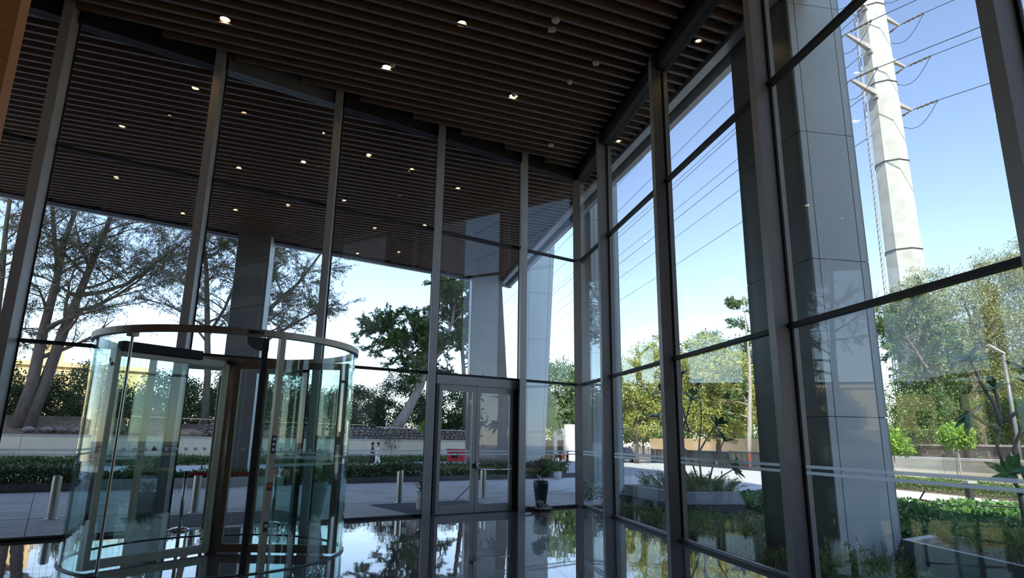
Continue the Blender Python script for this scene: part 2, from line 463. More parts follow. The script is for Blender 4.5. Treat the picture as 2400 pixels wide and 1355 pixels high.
# wood-veneered wall end beside the hall, with its upright panels
wl = struct('wall_left', 'orange brown veneered wall beside the entrance hall')
for i in range(5):
    s0 = 12.45 + i * 1.1
    boxL(MB(), s0, s0 + 1.09, -5.9, -5.2, 0, 9.7).build('panel', 'veneer', wl)
boxL(MB(), 12.46, 17.9, -5.85, -5.25, 0, 9.65).build('core', 'black', wl)

# ------------------------------------------------------------------ glass walls
wallL = struct('wall_glass_front', 'tall front curtain wall of glass panes in grey metal mullions')
wallR = struct('wall_glass_right', 'tall right-hand curtain wall of glass panes in grey metal mullions')
LM = [17.3, 14.78, 12.24, 9.69, 7.18, 4.50, 1.94]
def mullionL(s0, w=0.15, d=0.30):
    a, b = LP(s0, -0.002), LP(s0 + w, -0.002)
    m = MB().prism([a, b, b - dR * d, a - dR * d], UP(9.45)).build('mullion', 'alu', wallL)
    boxL(MB(), s0 - 0.02, s0, -0.03, 0.0, 0.06, ZH).build('gasket', 'gasket', m)
    boxL(MB(), s0 + w, s0 + w + 0.02, -0.03, 0.0, 0.06, ZH).build('gasket', 'gasket', m)
    boxL(MB(), s0 + 0.05, s0 + 0.1, 0.035, 0.12, 0.0, 9.4).build('outer_cap', 'alu', m)
for s0 in LM: mullionL(s0, 0.20 if s0 in (4.50, 1.94) else 0.15)
cm = MB().prism([LP(0.25, 0.0), LP(0.16, -0.22), RP(0.10, -0.16), RP(-0.02, 0.0), K + (nL + nR) * 0.05], UP(9.45)).build('mullion', 'alu', wallL)

def stripes(s0, s1, box, par, off=-0.012):
    for z in (1.385, 1.312):
        box(MB(), s0, s1, off, off + 0.006, z - 0.018, z + 0.018).build('stripe', 'stripe', par)
def paneL(s0, s1, z0, z1, stripe=False):
    p = boxL(MB(), s0, s1, 0.004, 0.022, z0, z1).build('glass_pane', 'facade_glass', wallL)
    if stripe: stripes(s0, s1, boxL, p, -0.004)
    return p
edges = [(17.3, 14.78 + .15), (14.78, 12.24 + .15), (12.24, 9.69 + .15), (9.69, 7.18 + .15), (7.18, 4.50 + .20), (4.50, 1.94 + .20), (1.94, 0.25)]
for i, (a, b) in enumerate(edges):
    paneL(a, b, T2 + 0.03, ZH); paneL(a, b, T1 + 0.03, T2 - 0.03)
    for z in (T1, T2):
        boxL(MB(), a, b, -0.07, 0.03, z - 0.03, z + 0.03).build('transom', 'gasket', wallL)
    if i not in (3, 5):
        paneL(a, b, 0.06, T1 - 0.03, True)
        boxL(MB(), a, b, -0.08, 0.04, 0.0, 0.045).build('sill', 'alu_dark', wallL)
        boxL(MB(), a, b, -0.03, 0.03, 0.045, 0.06).build('sill_bead', 'alu', wallL)
    boxL(MB(), a + 0.0, b, -0.14, 0.12, ZH, 9.75).build('head_panel', 'head_grey' if i == 3 else 'black', wallL)
# bay of the revolving door: an opening with a jamb and a narrow side pane
boxL(MB(), 7.46, 7.56, -0.12, 0.06, 0, T1 - 0.03).build('jamb', 'alu_dark', wallL)
paneL(7.46, 7.33, 0.06, T1 - 0.03)
boxL(MB(), 7.56, 9.69, -0.06, 0.06, 2.86, T1 - 0.03).build('door_head', 'alu', wallL)

RM = [2.53, 5.98, 9.50, 12.97, 16.4]
for s0 in RM:
    m = boxR(MB(), s0 - 0.15, s0, -0.24, -0.002, 0, 9.45).build('mullion', 'alu', wallR)
    boxR(MB(), s0, s0 + 0.03, -0.03, 0.0, 0.06, ZH).build('gasket', 'gasket', m)
    boxR(MB(), s0 - 0.18, s0 - 0.15, -0.03, 0.0, 0.06, ZH).build('gasket', 'gasket', m)
    boxR(MB(), s0 - 0.1, s0 - 0.05, 0.035, 0.12, 0.0, 9.4).build('outer_cap', 'alu', m)
bays = [(0.03, 2.38), (2.53, 5.83), (5.98, 9.35), (9.50, 12.82), (12.97, 16.25), (16.4, 19.99)]
for a, b in bays:
    for z0, z1 in ((0.06, T1 - 0.03), (T1 + 0.03, T2 - 0.03), (T2 + 0.03, ZH)):
        p = boxR(MB(), a, b, 0.004, 0.022, z0, z1).build('glass_pane', 'facade_glass', wallR)
        if z0 < 1: stripes(a, b, boxR, p, -0.004)
    for z in (T1, T2):
        boxR(MB(), a, b, -0.07, 0.03, z - 0.03, z + 0.03).build('transom', 'gasket', wallR)
    boxR(MB(), a, b, -0.08, 0.04, 0.0, 0.045).build('sill', 'alu_dark', wallR)
    boxR(MB(), a, b, -0.03, 0.03, 0.045, 0.06).build('sill_bead', 'alu', wallR)
    boxR(MB(), a, b, -0.14, 0.12, ZH, 9.75).build('head_panel', 'black', wallR)

# ------------------------------------------------------------------ slatted ceiling inside and slatted soffit outside
SA = math.radians(22.5)
su, sv = Vector((math.cos(SA), math.sin(SA), 0)), Vector((-math.sin(SA), math.cos(SA), 0))
PITCHS, SW, SHH = 0.297, 0.072, 0.20
T0 = LP(6.89, -0.25).dot(sv)
ceil = struct('ceiling', 'dark ceiling of brown timber slats over the hall')
MB().prism([LP(18, 0.1, 9.8), K + UP(9.8), RP(20, 0.1, 9.8), far + UP(9.8)], UP(0.2)).build('backing', 'black', ceil)
soff = struct('ceiling_canopy', 'slatted soffit of the canopy outside the glass walls')
def edgeR(s): return 1.18 + 0.05 * s            # canopy edge beyond the right-hand glass wall
CB = K - dR * -14.2 + nR * edgeR(-14.2)          # outer canopy corner
CAv = LP(24, 12.5); CBc = None
# intersection of the two canopy edges
def isect(p, d, q, e):
    den = d.x * e.y - d.y * e.x; w = q - p; t = (w.x * e.y - w.y * e.x) / den; return p + d * t
e0, e1 = RP(0, edgeR(0)), RP(20, edgeR(20))
CBc = isect(LP(0, 12.5), dL, e0, (e1 - e0).normalized())
MB().prism([LP(24, 12.5, 9.8), CBc + UP(9.8), RP(20, edgeR(20), 9.8), RP(20, 0.12, 9.8), K + (nL + nR) * 0.08 + UP(9.8), LP(24, 0.12, 9.8)], UP(0.8)).build('backing', 'black', soff)
eR = (e1 - e0).normalized(); eN = Vector((eR.y, -eR.x, 0));
if eN.dot(nR) < 0: eN = -eN
MB().prism([LP(24, 12.35, 9.12), CBc - nL * 0.15 - eN * 0.0 + UP(9.12), CBc + UP(9.12), LP(24, 12.5, 9.12)], UP(1.5)).build('fascia', 'fascia', soff)
MB().prism([CBc - eN * 0.16 + UP(9.12), e1 - eN * 0.16 + UP(9.12), e1 + UP(9.12), CBc + UP(9.12)], UP(1.5)).build('fascia', 'fascia', soff)
MB().prism([CBc - eN * 0.62 + eR * 1.0 + UP(9.13), e1 - eN * 0.62 + UP(9.13), e1 - eN * 0.42 + UP(9.13), CBc - eN * 0.42 + eR * 0.5 + UP(9.13)], UP(0.35)).build('edge_beam', 'fascia', soff)
MB().prism([CBc - eN * 0.44 + eR * 0.8 + UP(9.36), e1 - eN * 0.44 + UP(9.36), e1 - eN * 0.14 + UP(9.36), CBc - eN * 0.14 + eR * 0.5 + UP(9.36)], UP(0.1)).build('edge_gap', 'column_dark', soff)
MB().prism([LP(24, 12.0, 9.13), LP(-5.2, 12.0, 9.13), LP(-5.2, 12.2, 9.13), LP(24, 12.2, 9.13)], UP(0.35)).build('edge_beam', 'alu_dark', soff)
def slat(t, w0, w1, par):
    a = sv * t + su * w0 + UP(ZS); b = sv * t + su * w1 + UP(ZS); h = sv * SW / 2
    MB().prism([a - h, b - h, b + h, a + h], UP(SHH)).build('slat', 'slat_wood', par)
def wl_(t, n):   # w where the slat line meets the line at distance n from the left glass wall
    return ((K + nL * n).dot(nL) - (sv * t).dot(nL)) / su.dot(nL)
def wr_(t, n):
    return ((K + nR * n).dot(nR) - (sv * t).dot(nR)) / su.dot(nR)
def we_(t, off):  # canopy edge on the right
    return ((e0 - eN * off).dot(eN) - (sv * t).dot(eN)) / su.dot(eN)
def ws_(t, s):    # line of constant s along the left wall
    return ((K - dL * s).dot(dL) - (sv * t).dot(dL)) / su.dot(dL)
for k in range(-52, 20):
    t = T0 + k * PITCHS
    w1 = wr_(t, -0.28); w0 = max(wl_(t, -0.25), ws_(t, 17.9))
    if w1 - w0 > 0.2: slat(t, w0, w1, ceil)
for k in range(-30, 75):
    t = T0 + k * PITCHS
    w0 = max(wl_(t, 12.0), ws_(t, 21.0)); w1 = min(wl_(t, 0.16), we_(t, 0.64))
    if w1 - w0 > 0.2: slat(t, w0, w1, soff)
for k in range(-52, 16):
    t = T0 + k * PITCHS
    w0 = wr_(t, 0.16); w1 = we_(t, 0.64)
    if (sv * t + su * w0 - K).dot(nL) < 0.1 and w1 - w0 > 0.12: slat(t, w0, w1, soff)

# the tall building above the hall, which shades the forecourt
ub = MB().prism([K + UP(10.6), K - dL * 48 + UP(10.6), K - dL * 48 - dR * 48 + UP(10.6), K - dR * 48 + UP(10.6)], UP(64))
tag(ub.build('wall_upper', 'upper_wall'), 'upper storeys of the building above the canopy', kind='structure')
lb = struct('wall_lower', 'lower storeys of the building either side of the hall')
MB().prism([LP(24, 0.05, -0.2), LP(48, 0.05, -0.2), LP(48, -0.4, -0.2), LP(24, -0.4, -0.2)], UP(11)).build('panel', 'upper_wall', lb)
MB().prism([RP(20.4, 0, -0.2), RP(48, 0, -0.2), RP(48, -0.4, -0.2), RP(20.4, -0.4, -0.2)], UP(11)).build('panel', 'upper_wall', lb)
MB().prism([LP(18.4, 0.05, -0.2), LP(24, 0.05, -0.2), LP(24, -0.4, -0.2), LP(18.4, -0.4, -0.2)], UP(11)).build('panel', 'upper_wall', lb)

# ------------------------------------------------------------------ clad columns outside
def column(lower, upper, label, dark, light, faces, zt, joints, name='clad_column'):
    """lower/upper: four plan corners at the ground and at height zt; faces[i]: panel material of side i"""
    t = thing(name, label, 'column', (0, 0, 0))
    zb = -0.3
    rows = [zb] + joints + [zt]
    c = sum((Vector(q) for q in lower), Vector()) / 4
    c2 = sum((Vector(q) for q in upper), Vector()) / 4
    def lv(z):
        k = (z - zb) / (zt - zb); return [Vector(lower[i]).lerp(Vector(upper[i]), k) + UP(z) for i in range(4)]
    b0, b1 = lv(zb), lv(zt)
    ins = lambda pts: [q + ((sum(pts, Vector()) / 4) - q).normalized() * 0.03 for q in pts]
    MB().hexa(ins(b0), ins(b1)).build('core', 'joint', t)
    for j in range(len(rows) - 1):
        z0, z1 = rows[j] + 0.006, rows[j + 1] - 0.006
        P0, P1 = lv(z0), lv(z1)
        cc = sum(P0, Vector()) / 4
        for i in range(4):
            mat, splits = faces[i]
            a0, a1, d0, d1 = P0[i], P0[(i + 1) % 4], P1[i], P1[(i + 1) % 4]
            nrm = (a1 - a0).cross(UP(1)).normalized()
            if nrm.dot((a0 + a1) / 2 - cc) < 0: nrm = -nrm
            cuts = [0.0] + splits + [1.0]
            for q in range(len(cuts) - 1):
                f0 = cuts[q] + (0.006 if q else 0); f1 = cuts[q + 1] - (0.006 if q < len(cuts) - 2 else 0)
                A, B = a0.lerp(a1, f0), a0.lerp(a1, f1); Cc, Dd = d0.lerp(d1, f1), d0.lerp(d1, f0)
                o = nrm * 0.025
                MB().hexa([A, B, B - o, A - o], [Dd, Cc, Cc - o, Dd - o]).build('panel', mat, t)
    return t
def rq(s0, s1, n0, n1): return [RP(s1, n0), RP(s1, n1), RP(s0, n1), RP(s0, n0)]   # near face first (s1)
J = [2.05, 4.45, 6.6, 9.0, 11.3]
LF_ = ('panel_grey', [0.14, 0.86]); DF_ = ('column_dark', [])  # shade on the side facing the glass is put into its darker panel colour
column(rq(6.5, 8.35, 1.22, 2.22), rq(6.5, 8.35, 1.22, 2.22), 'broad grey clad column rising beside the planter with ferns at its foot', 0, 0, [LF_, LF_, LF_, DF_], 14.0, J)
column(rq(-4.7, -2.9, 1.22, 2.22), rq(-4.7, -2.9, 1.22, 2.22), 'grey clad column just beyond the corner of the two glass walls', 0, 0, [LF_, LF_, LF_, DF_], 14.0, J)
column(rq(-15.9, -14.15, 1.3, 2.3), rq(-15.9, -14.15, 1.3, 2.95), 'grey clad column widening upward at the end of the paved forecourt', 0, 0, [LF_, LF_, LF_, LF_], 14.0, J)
def lq(s0, s1, n0, n1, k=-0.46): return [LP(s1, n0), LP(s0, n0), LP(s0 + k * (n1 - n0), n1), LP(s1 + k * (n1 - n0), n1)]
column(lq(5.68, 6.87, 11.5, 12.35), lq(5.68, 6.87, 11.5, 12.35), 'dark clad column with pale side standing in the hedge opposite the revolving door', 0, 0, [DF_, ('panel_grey', []), DF_, DF_], 14.0, [2.4, 5.2, 8.1])  # the lit look of the outer side is put into its paler panel colour
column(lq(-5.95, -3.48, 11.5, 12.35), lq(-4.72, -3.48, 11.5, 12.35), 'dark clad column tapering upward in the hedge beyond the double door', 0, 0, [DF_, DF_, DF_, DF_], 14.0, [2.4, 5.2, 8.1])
# ------------------------------------------------------------------ revolving door
DC = Vector((-4.30, 9.85, 0)); DRr = 1.83; DZ = 3.02
door = thing('revolving_door', 'revolving door with a curved glass drum, bronze frames and three wings', 'revolving door', DC)
def ang(a, r=DRr, z=0.0):
    a = math.radians(a); return Vector((r * math.cos(a), r * math.sin(a), z))
def arc_band(a0, a1, r0, r1, z0, z1, seg=4.0):
    m = MB(); n = max(2, int(abs(a1 - a0) / seg)); vs = []
    for i in range(n + 1):
        a = a0 + (a1 - a0) * i / n
        vs += [ang(a, r0, z0), ang(a, r1, z0), ang(a, r1, z1), ang(a, r0, z1)]
    fs = []
    for i in range(n):
        o = 4 * i
        for k in range(4): fs.append((o + k, o + (k + 1) % 4, o + 4 + (k + 1) % 4, o + 4 + k))
    fs += [(3, 2, 1, 0), (4 * n, 4 * n + 1, 4 * n + 2, 4 * n + 3)]
    return m.add(vs, fs)
ring = arc_band(0, 360, DRr - 0.05, DRr + 0.05, DZ - 0.085, DZ).build('top_ring', 'bronze', door, smooth=False)
arc_band(-62, -56, DRr + 0.05, DRr + 0.056, DZ - 0.07, DZ - 0.02, 2).build('sensor_window', 'dark_glass', ring)
arc_band(0, 360, DRr - 0.03, DRr + 0.03, 0.0, 0.012).build('floor_track', 'alu_dark', door)
for (a0, a1) in ((-48, 95), (155, 252)):
    n = 3
    for i in range(n):
        b0 = a0 + (a1 - a0) * i / n + (0.25 if i else 0); b1 = a0 + (a1 - a0) * (i + 1) / n - (0.25 if i < n - 1 else 0)
        g = arc_band(b0, b1, DRr - 0.008, DRr + 0.008, 0.012, DZ - 0.085, 2.5).build('curved_glass', 'drum_glass', door, smooth=False)
        for z in (1.385, 1.29):
            arc_band(b0, b1, DRr - 0.012, DRr - 0.009, z - 0.018, z + 0.018, 2.5).build('stripe', 'stripe', g)
for a in (-48, 95, 155):
    c = ang(a); rr = c.normalized() * 0.045; tt = Vector((-rr.y, rr.x, 0)) * 0.8
    MB().obox(c + UP(DZ / 2 - 0.04), rr, tt, UP(DZ / 2 - 0.045)).build('post', 'bronze', door)
c = ang(-108); MB().tube([c + UP(0), c + UP(DZ - 0.085)], 0.018, 10).build('slim_post', 'steel', door)
MB().obox(c + UP(DZ - 0.11), c.normalized() * 0.05, Vector((-c.y, c.x, 0)).normalized() * 0.05, UP(0.03)).build('post_bracket', 'bronze', door)
# safety strip beside the front post, with a hooked top
q = ang(-54.5, DRr - 0.03); rr = q.normalized() * 0.022; tt = Vector((-rr.y, rr.x, 0)) * 1.6
gs = MB().obox(q + UP(DZ / 2 - 0.06), rr, tt, UP(DZ / 2 - 0.065)).build('safety_strip', 'rubber', door)
hk = MB(); td = Vector((-q.y, q.x, 0)).normalized()
prof = [(0.04, 0.0), (0.04, -0.17), (-0.09, -0.17), (-0.17, -0.14), (-0.23, -0.08), (-0.25, 0.0)]
hk.prism([q + td * x - q.normalized() * 0.02 + UP(DZ - 0.1 + z) for x, z in prof], q.normalized() * 0.04).build('hooked_top', 'alu_dark', gs)
# connecting panels between the drum and the wall opening
for (a, s, n) in ((95, 7.51, 0.0), (155, 9.76, 0.0)):
    p0 = ang(a); p1 = LP(s, n) - DC; d = (p1 - p0); sd = d.cross(UP(1)).normalized() * 0.008
    MB().prism([p0 - sd, p1 - sd, p1 + sd, p0 + sd], UP(DZ - 0.1)).build('link_glass', 'drum_glass', door)
# shaft and three wings
MB().tube([UP(0.0), UP(2.78)], 0.075, 14).build('shaft', 'bronze', door, smooth=True)
MB().lathe([(0.0, 0), (0.13, 0), (0.13, 0.04), (0.09, 0.08), (0.0, 0.08)], (0, 0, 2.72), 18).build('shaft_cap', 'alu_dark', door)
def wing(a, big=False):
    w = empty('wing', (0, 0, 0), math.radians(a), door)
    R1 = DRr - 0.05; H = 2.76
    MB().box(0.06, 0.15, -0.03, 0.03, 0.02, H).build('inner_stile', 'bronze', w, bevel=0.004)
    MB().box(R1 - 0.10, R1, -0.03, 0.03, 0.02, H).build('outer_stile', 'bronze', w, bevel=0.004)
    MB().box(0.15, R1 - 0.10, -0.028, 0.028, 0.02, 0.13).build('bottom_rail', 'bronze', w, bevel=0.004)
    MB().box(0.15, R1 - 0.10, -0.028, 0.028, H - 0.10, H).build('top_rail', 'bronze', w, bevel=0.004)
    MB().box(R1, R1 + 0.03, -0.006, 0.006, 0.03, H).build('brush_seal', 'rubber', w)
    g = MB().box(0.15, R1 - 0.10, -0.006, 0.006, 0.13, H - 0.10).build('glass_pane', 'wing_glass', w)
    m = MB()
    for i in range(9):
        x = 0.30 + i * (R1 - 0.62) / 8
        mm = MB(); vs = [Vector((x + 0.024 * math.cos(k * math.pi / 6), s_ * 0.0075, 1.46 + 0.024 * math.sin(k * math.pi / 6))) for s_ in (1,) for k in range(12)]
        mm.prism(vs, (0, -0.015, 0)).build('dot', 'stripe', g)
    if big:
        MB().box(0.55, R1 - 0.08, -0.075, 0.075, H - 0.03, H + 0.10).build('drive_box', 'black', w, bevel=0.01)
        d = MB().prism([(1.02, -0.0075, 1.44), (1.09, -0.0075, 1.44), (1.055, -0.0075, 1.50)], (0, 0.015, 0)).build('warning_triangle', 'red_dark', g)
    return w
wing(-1); wing(119); wing(-121, True)
# stickers on the front post
c = ang(-48); out = c.normalized() * 0.047
def sticker(z, h, w, mat):
    tt = Vector((-c.y, c.x, 0)).normalized() * w
    return MB().obox(c + out + UP(z), out.normalized() * 0.002, tt, UP(h)).build('sticker', mat, door)
s1 = sticker(1.55, 0.115, 0.03, 'ink'); sticker(1.03, 0.05, 0.03, 'ink'); sticker(0.55, 0.06, 0.028, 'ink')
def text3d(body, size, loc, xdir, zdir, mat, parent, name='lettering', depth=0.0015):
    cu_ = bpy.data.curves.new(name, 'FONT'); cu_.body = body; cu_.size = size; cu_.extrude = depth
    cu_.align_x = 'CENTER'; cu_.align_y = 'CENTER'
    o = bpy.data.objects.new(name, cu_); COL.objects.link(o)
    dg = bpy.context.evaluated_depsgraph_get(); dg.update()
    me = bpy.data.meshes.new_from_object(o.evaluated_get(dg)); bpy.data.objects.remove(o); bpy.data.curves.remove(cu_)
    me.materials.clear(); me.materials.append(MATS[mat])
    x = Vector(xdir).normalized(); u = Vector(zdir).normalized(); n = x.cross(u)
    mt = Matrix(((x.x, u.x, n.x, loc[0]), (x.y, u.y, n.y, loc[1]), (x.z, u.z, n.z, loc[2]), (0, 0, 0, 1)))
    me.transform(mt)
    ob = bpy.data.objects.new(name, me); COL.objects.link(ob); ob.parent = parent
    return ob
tn = Vector((-c.y, c.x, 0)).normalized()
pz = c + out * 1.06
for i in range(3):
    mm = MB(); cc = pz + UP(1.62 - i * 0.065)
    mm.tube([cc + out.normalized() * 0.0, cc + out.normalized() * 0.002], 0.02, 10).build('sticker_mark', 'white', s1)
MB().obox(pz + UP(1.04), out.normalized() * 0.002, tn * 0.02, UP(0.022)).build('sticker_mark', 'orange', door)
MB().tube([pz + UP(0.56), pz + UP(0.56) + out.normalized() * 0.003], 0.02, 12).build('sticker_mark', 'white', door)

# ------------------------------------------------------------------ double door
dd = tag(struct('door_1', 'grey metal double door with glass panels and a push bar'), kind='structure')
zf = 2.90
boxL(MB(), 4.50, 4.42, -0.10, 0.05, 0, zf + 0.0).build('jamb', 'alu_dark', dd)
boxL(MB(), 2.30, 2.14, -0.10, 0.05, 0, zf).build('jamb', 'alu_dark', dd)
boxL(MB(), 4.50, 2.14, -0.10, 0.05, zf, T1 - 0.03).build('door_head', 'alu', dd)
boxL(MB(), 4.42, 2.30, -0.12, 0.06, 0.0, 0.012).build('threshold', 'alu_dark', dd)
def leaf(a, b, hinge_left):
    lf = boxL(MB(), a, b, -0.06, -0.01, 0.015, 0.02).build('leaf', 'alu', dd)
    boxL(MB(), a, a - 0.10, -0.06, -0.01, 0.015, zf - 0.01).build('stile', 'alu', lf)
    boxL(MB(), b + 0.10, b, -0.06, -0.01, 0.015, zf - 0.01).build('stile', 'alu', lf)
    boxL(MB(), a - 0.10, b + 0.10, -0.06, -0.01, 0.015, 0.19).build('bottom_rail', 'alu', lf)
    boxL(MB(), a - 0.10, b + 0.10, -0.06, -0.01, zf - 0.15, zf - 0.01).build('top_rail', 'alu', lf)
    g = boxL(MB(), a - 0.10, b + 0.10, -0.04, -0.028, 0.19, zf - 0.15).build('glass_pane', 'facade_glass', lf)
    stripes(a - 0.10, b + 0.10, boxL, g, -0.052)
    return lf
lf1 = leaf(4.415, 3.385, True); lf2 = leaf(3.375, 2.305, False)
boxL(MB(), 3.440, 3.405, -0.064, -0.0605, 1.17, 1.33).build('push_plate', 'plate', lf1)
boxL(MB(), 3.350, 3.305, -0.064, -0.0605, 1.17, 1.33).build('push_plate', 'plate', lf2)
for s_, word, lf in ((3.4225, 'PUSH', lf1), (3.3275, 'PULL', lf2)):
    for i, ch in enumerate(word):
        text3d(ch, 0.04, LP(s_, -0.0645, 1.305 - i * 0.036), dL, (0, 0, 1), 'ink', lf)
boxL(MB(), 3.262, 3.225, -0.0445, -0.0405, 1.085, 1.13).build('sticker', 'white', lf2)
pts = [LP(3.34, -0.06, 1.06), LP(3.335, -0.11, 1.02), LP(3.28, -0.14, 0.975), LP(3.22, -0.145, 0.965), LP(2.45, -0.145, 0.965), LP(2.40, -0.14, 0.985), LP(2.385, -0.10, 1.06), LP(2.38, -0.055, 1.09)]
MB().tube(pts, 0.014, 10).build('push_bar', 'chrome', lf2, smooth=True)
boxL(MB(), 3.365, 3.325, -0.10, -0.06, 0.99, 1.13).build('bar_bracket', 'steel', lf2, bevel=0.01)
boxL(MB(), 2.405, 2.36, -0.09, -0.06, 0.99, 1.13).build('bar_bracket', 'alu_dark', lf2, bevel=0.01)
boxL(MB(), 3.435, 3.40, -0.10, -0.06, 1.0, 1.10).build('lock_case', 'black', lf1, bevel=0.008)

# ------------------------------------------------------------------ ceiling lights and sensors
def downlight(p, mat, label, group, r=0.055):
    t = thing('downlight', label, 'downlight', p, 0, group)
    MB().lathe([(r + 0.022, 0.0), (r + 0.022, 0.14), (r, 0.14), (r, 0.012), (r + 0.005, 0.0)], (0, 0, 0), 18, cap=False).build('housing', 'black', t)
    MB().lathe([(0.0, 0.03), (r, 0.03), (r, 0.05), (0, 0.05)], (0, 0, 0), 16, cap=False).build('lamp', mat, t)
    return t
for (x, y) in ((-5.44, 10.42), (-1.01, 10.44), (-2.70, 11.92), (-0.03, 13.0), (-4.6, 7.2), (-0.2, 6.6), (-2.6, 4.0), (-6.5, 3.5)):
    downlight((x, y, 9.22), 'lamp_glow', 'warm downlight glowing between the slats of the hall ceiling', 'downlights in the hall ceiling', 0.08)
OUT = [(10.33, 3.27), (8.9, 2.02), (11.08, 8.5), (8.24, 5.48), (6.86, 3.93), (5.55, 2.39), (4.82, 6.14), (3.57, 4.54), (6.18, 7.69), (7.5, 9.26), (8.91, 10.78), (5.35, 11.3), (2.1, 11.7), (2.87, 8.15), (1.56, 6.71), (0.8, 10.44), (2.38, 2.95), (12.6, 6.9), (10.3, 12.0 - 2.0)]
for s, n in OUT:
    p = LP(s, n, 9.22); downlight(p, 'lamp_glow_out', 'warm downlight set between the slats of the outdoor canopy', 'downlights in the canopy soffit', 0.062)
for (s, n) in ((6.74, 0.42), (2.4, 0.36), (-1.2, 0.3), (11.0, 0.55)):
    downlight(RP(s, n, 9.22), 'lamp_glow_out', 'warm downlight in the narrow soffit along the right-hand glass wall', 'downlights along the right-hand soffit', 0.05)
def detector(p, label, r=0.055, h=0.06, sq=False):
    t = thing('ceiling_sensor', label, 'sensor', p, 0, 'white sensors on the hall ceiling')
    if sq:
        MB().box(-0.07, 0.07, -0.045, 0.045, 0, 0.07).build('case', 'white', t, bevel=0.008)
        MB().box(-0.05, 0.05, -0.03, 0.03, -0.006, 0.0).build('lens', 'plate', t)
    else:
        MB().lathe([(0, 0), (r * 0.7, 0), (r, h * 0.35), (r, h), (0, h)], (0, 0, 0), 18, cap=False).build('case', 'white', t, smooth=True)
        MB().lathe([(0, 0), (r * 0.35, 0), (r * 0.35, -0.014), (0, -0.014)], (0, 0, 0), 12, cap=False).build('lens', 'plate', t)
for (x, y, r, lb_) in ((0.73, 10.24, 0.075, 'round white sensor next to a small square one under the hall slats'),
                       (1.65, 11.58, 0.07, 'larger of two lone round white sensors on the slats near the right-hand glass wall'),
                       (1.18, 12.3, 0.055, 'smaller of two lone round white sensors on the slats near the right-hand glass wall'),
                       (0.96, 15.32, 0.075, 'round white sensor on the slats close to the corner of the two glass walls'),
                       (-2.54, 11.76, 0.055, 'small round white sensor touching a glowing downlight on the hall slats'),
                       (-0.02, 12.84, 0.06, 'small round white sensor touching a glowing downlight on the hall slats')):
    detector((x, y, ZS - 0.065), lb_, r, 0.065)
detector((0.68, 10.5, ZS - 0.07), 'small square white sensor beside a round one under the hall slats', sq=True)

# ------------------------------------------------------------------ small things at the glass
def stanchion(p, label):
    t = thing('barrier_post', label, 'barrier', p, 0, 'belt barrier posts in the doorway')
    MB().lathe([(0, 0), (0.17, 0), (0.17, 0.02), (0.13, 0.045), (0.04, 0.06), (0, 0.06)], (0, 0, 0), 28, cap=False).build('base', 'chrome', t, smooth=True)
    MB().tube([UP(0.05), UP(0.92)], 0.03, 14).build('pole', 'steel', t, smooth=True)
    MB().lathe([(0, 0.9), (0.037, 0.9), (0.037, 1.0), (0.03, 1.02), (0, 1.02)], (0, 0, 0), 16, cap=False).build('belt_head', 'alu_dark', t)
    return t
LB = 'chrome belt barrier post with a round base in the doorway'
sa, sb = LP(7.86, 0.10), LP(9.47, 0.10)
stanchion(sa, LB); stanchion(sb, LB)
d = sb - sa; side = Vector((-d.y, d.x, 0)).normalized() * 0.002
bl = MB(); pa, pb = sa + d.normalized() * 0.035, sb - d.normalized() * 0.035
bl.prism([pa - side + UP(0.935), pb - side + UP(0.935), pb + side + UP(0.935), pa + side + UP(0.935)], UP(0.05))
tag(bl.build('barrier_belt', 'belt'), 'red belt stretched between two barrier posts', 'belt')

rng = random.Random(5)
t = thing('cloth_bundle', 'crumpled beige cloth bundle with a stone on the marble by the double door', 'cloth', LP(1.60, -0.34, 0), 0.4)
mb = MB(); mb.blob((0, 0, 0.045), 0.27, 0.14, 0.045, rng, 0.18, 16, 8); mb.build('cloth', 'rag', t, smooth=True)
mb = MB(); mb.blob((-0.06, 0.0, 0.14), 0.11, 0.09, 0.10, rng, 0.2, 9, 6); mb.build('stone', 'rock', t)
mb = MB(); mb.blob((0.10, 0.02, 0.10), 0.08, 0.07, 0.05, rng, 0.2, 9, 6); mb.build('fold', 'rag', t)
mb = MB(); mb.blob((-0.2, -0.02, 0.07), 0.07, 0.06, 0.05, rng, 0.2, 9, 6); mb.build('fold', 'rag', t)
cb = thing('loose_cable', 'black cable coiled on the floor beside the cloth bundle', 'cable', LP(1.84, -0.42, 0))
pp = [Vector((0.22 * math.cos(a) * (1 - a * 0.02) - 0.05, 0.09 * math.sin(a), 0.012 + 0.10 * max(0, math.sin(a * 0.5)) ** 2)) for a in [i * 0.35 for i in range(34)]]
MB().tube(pp, 0.008, 6).build('cord', 'cable', cb)
MB().box(-0.05, 0.05, -0.02, 0.02, 0.0, 0.03).build('plug', 'rubber', cb)
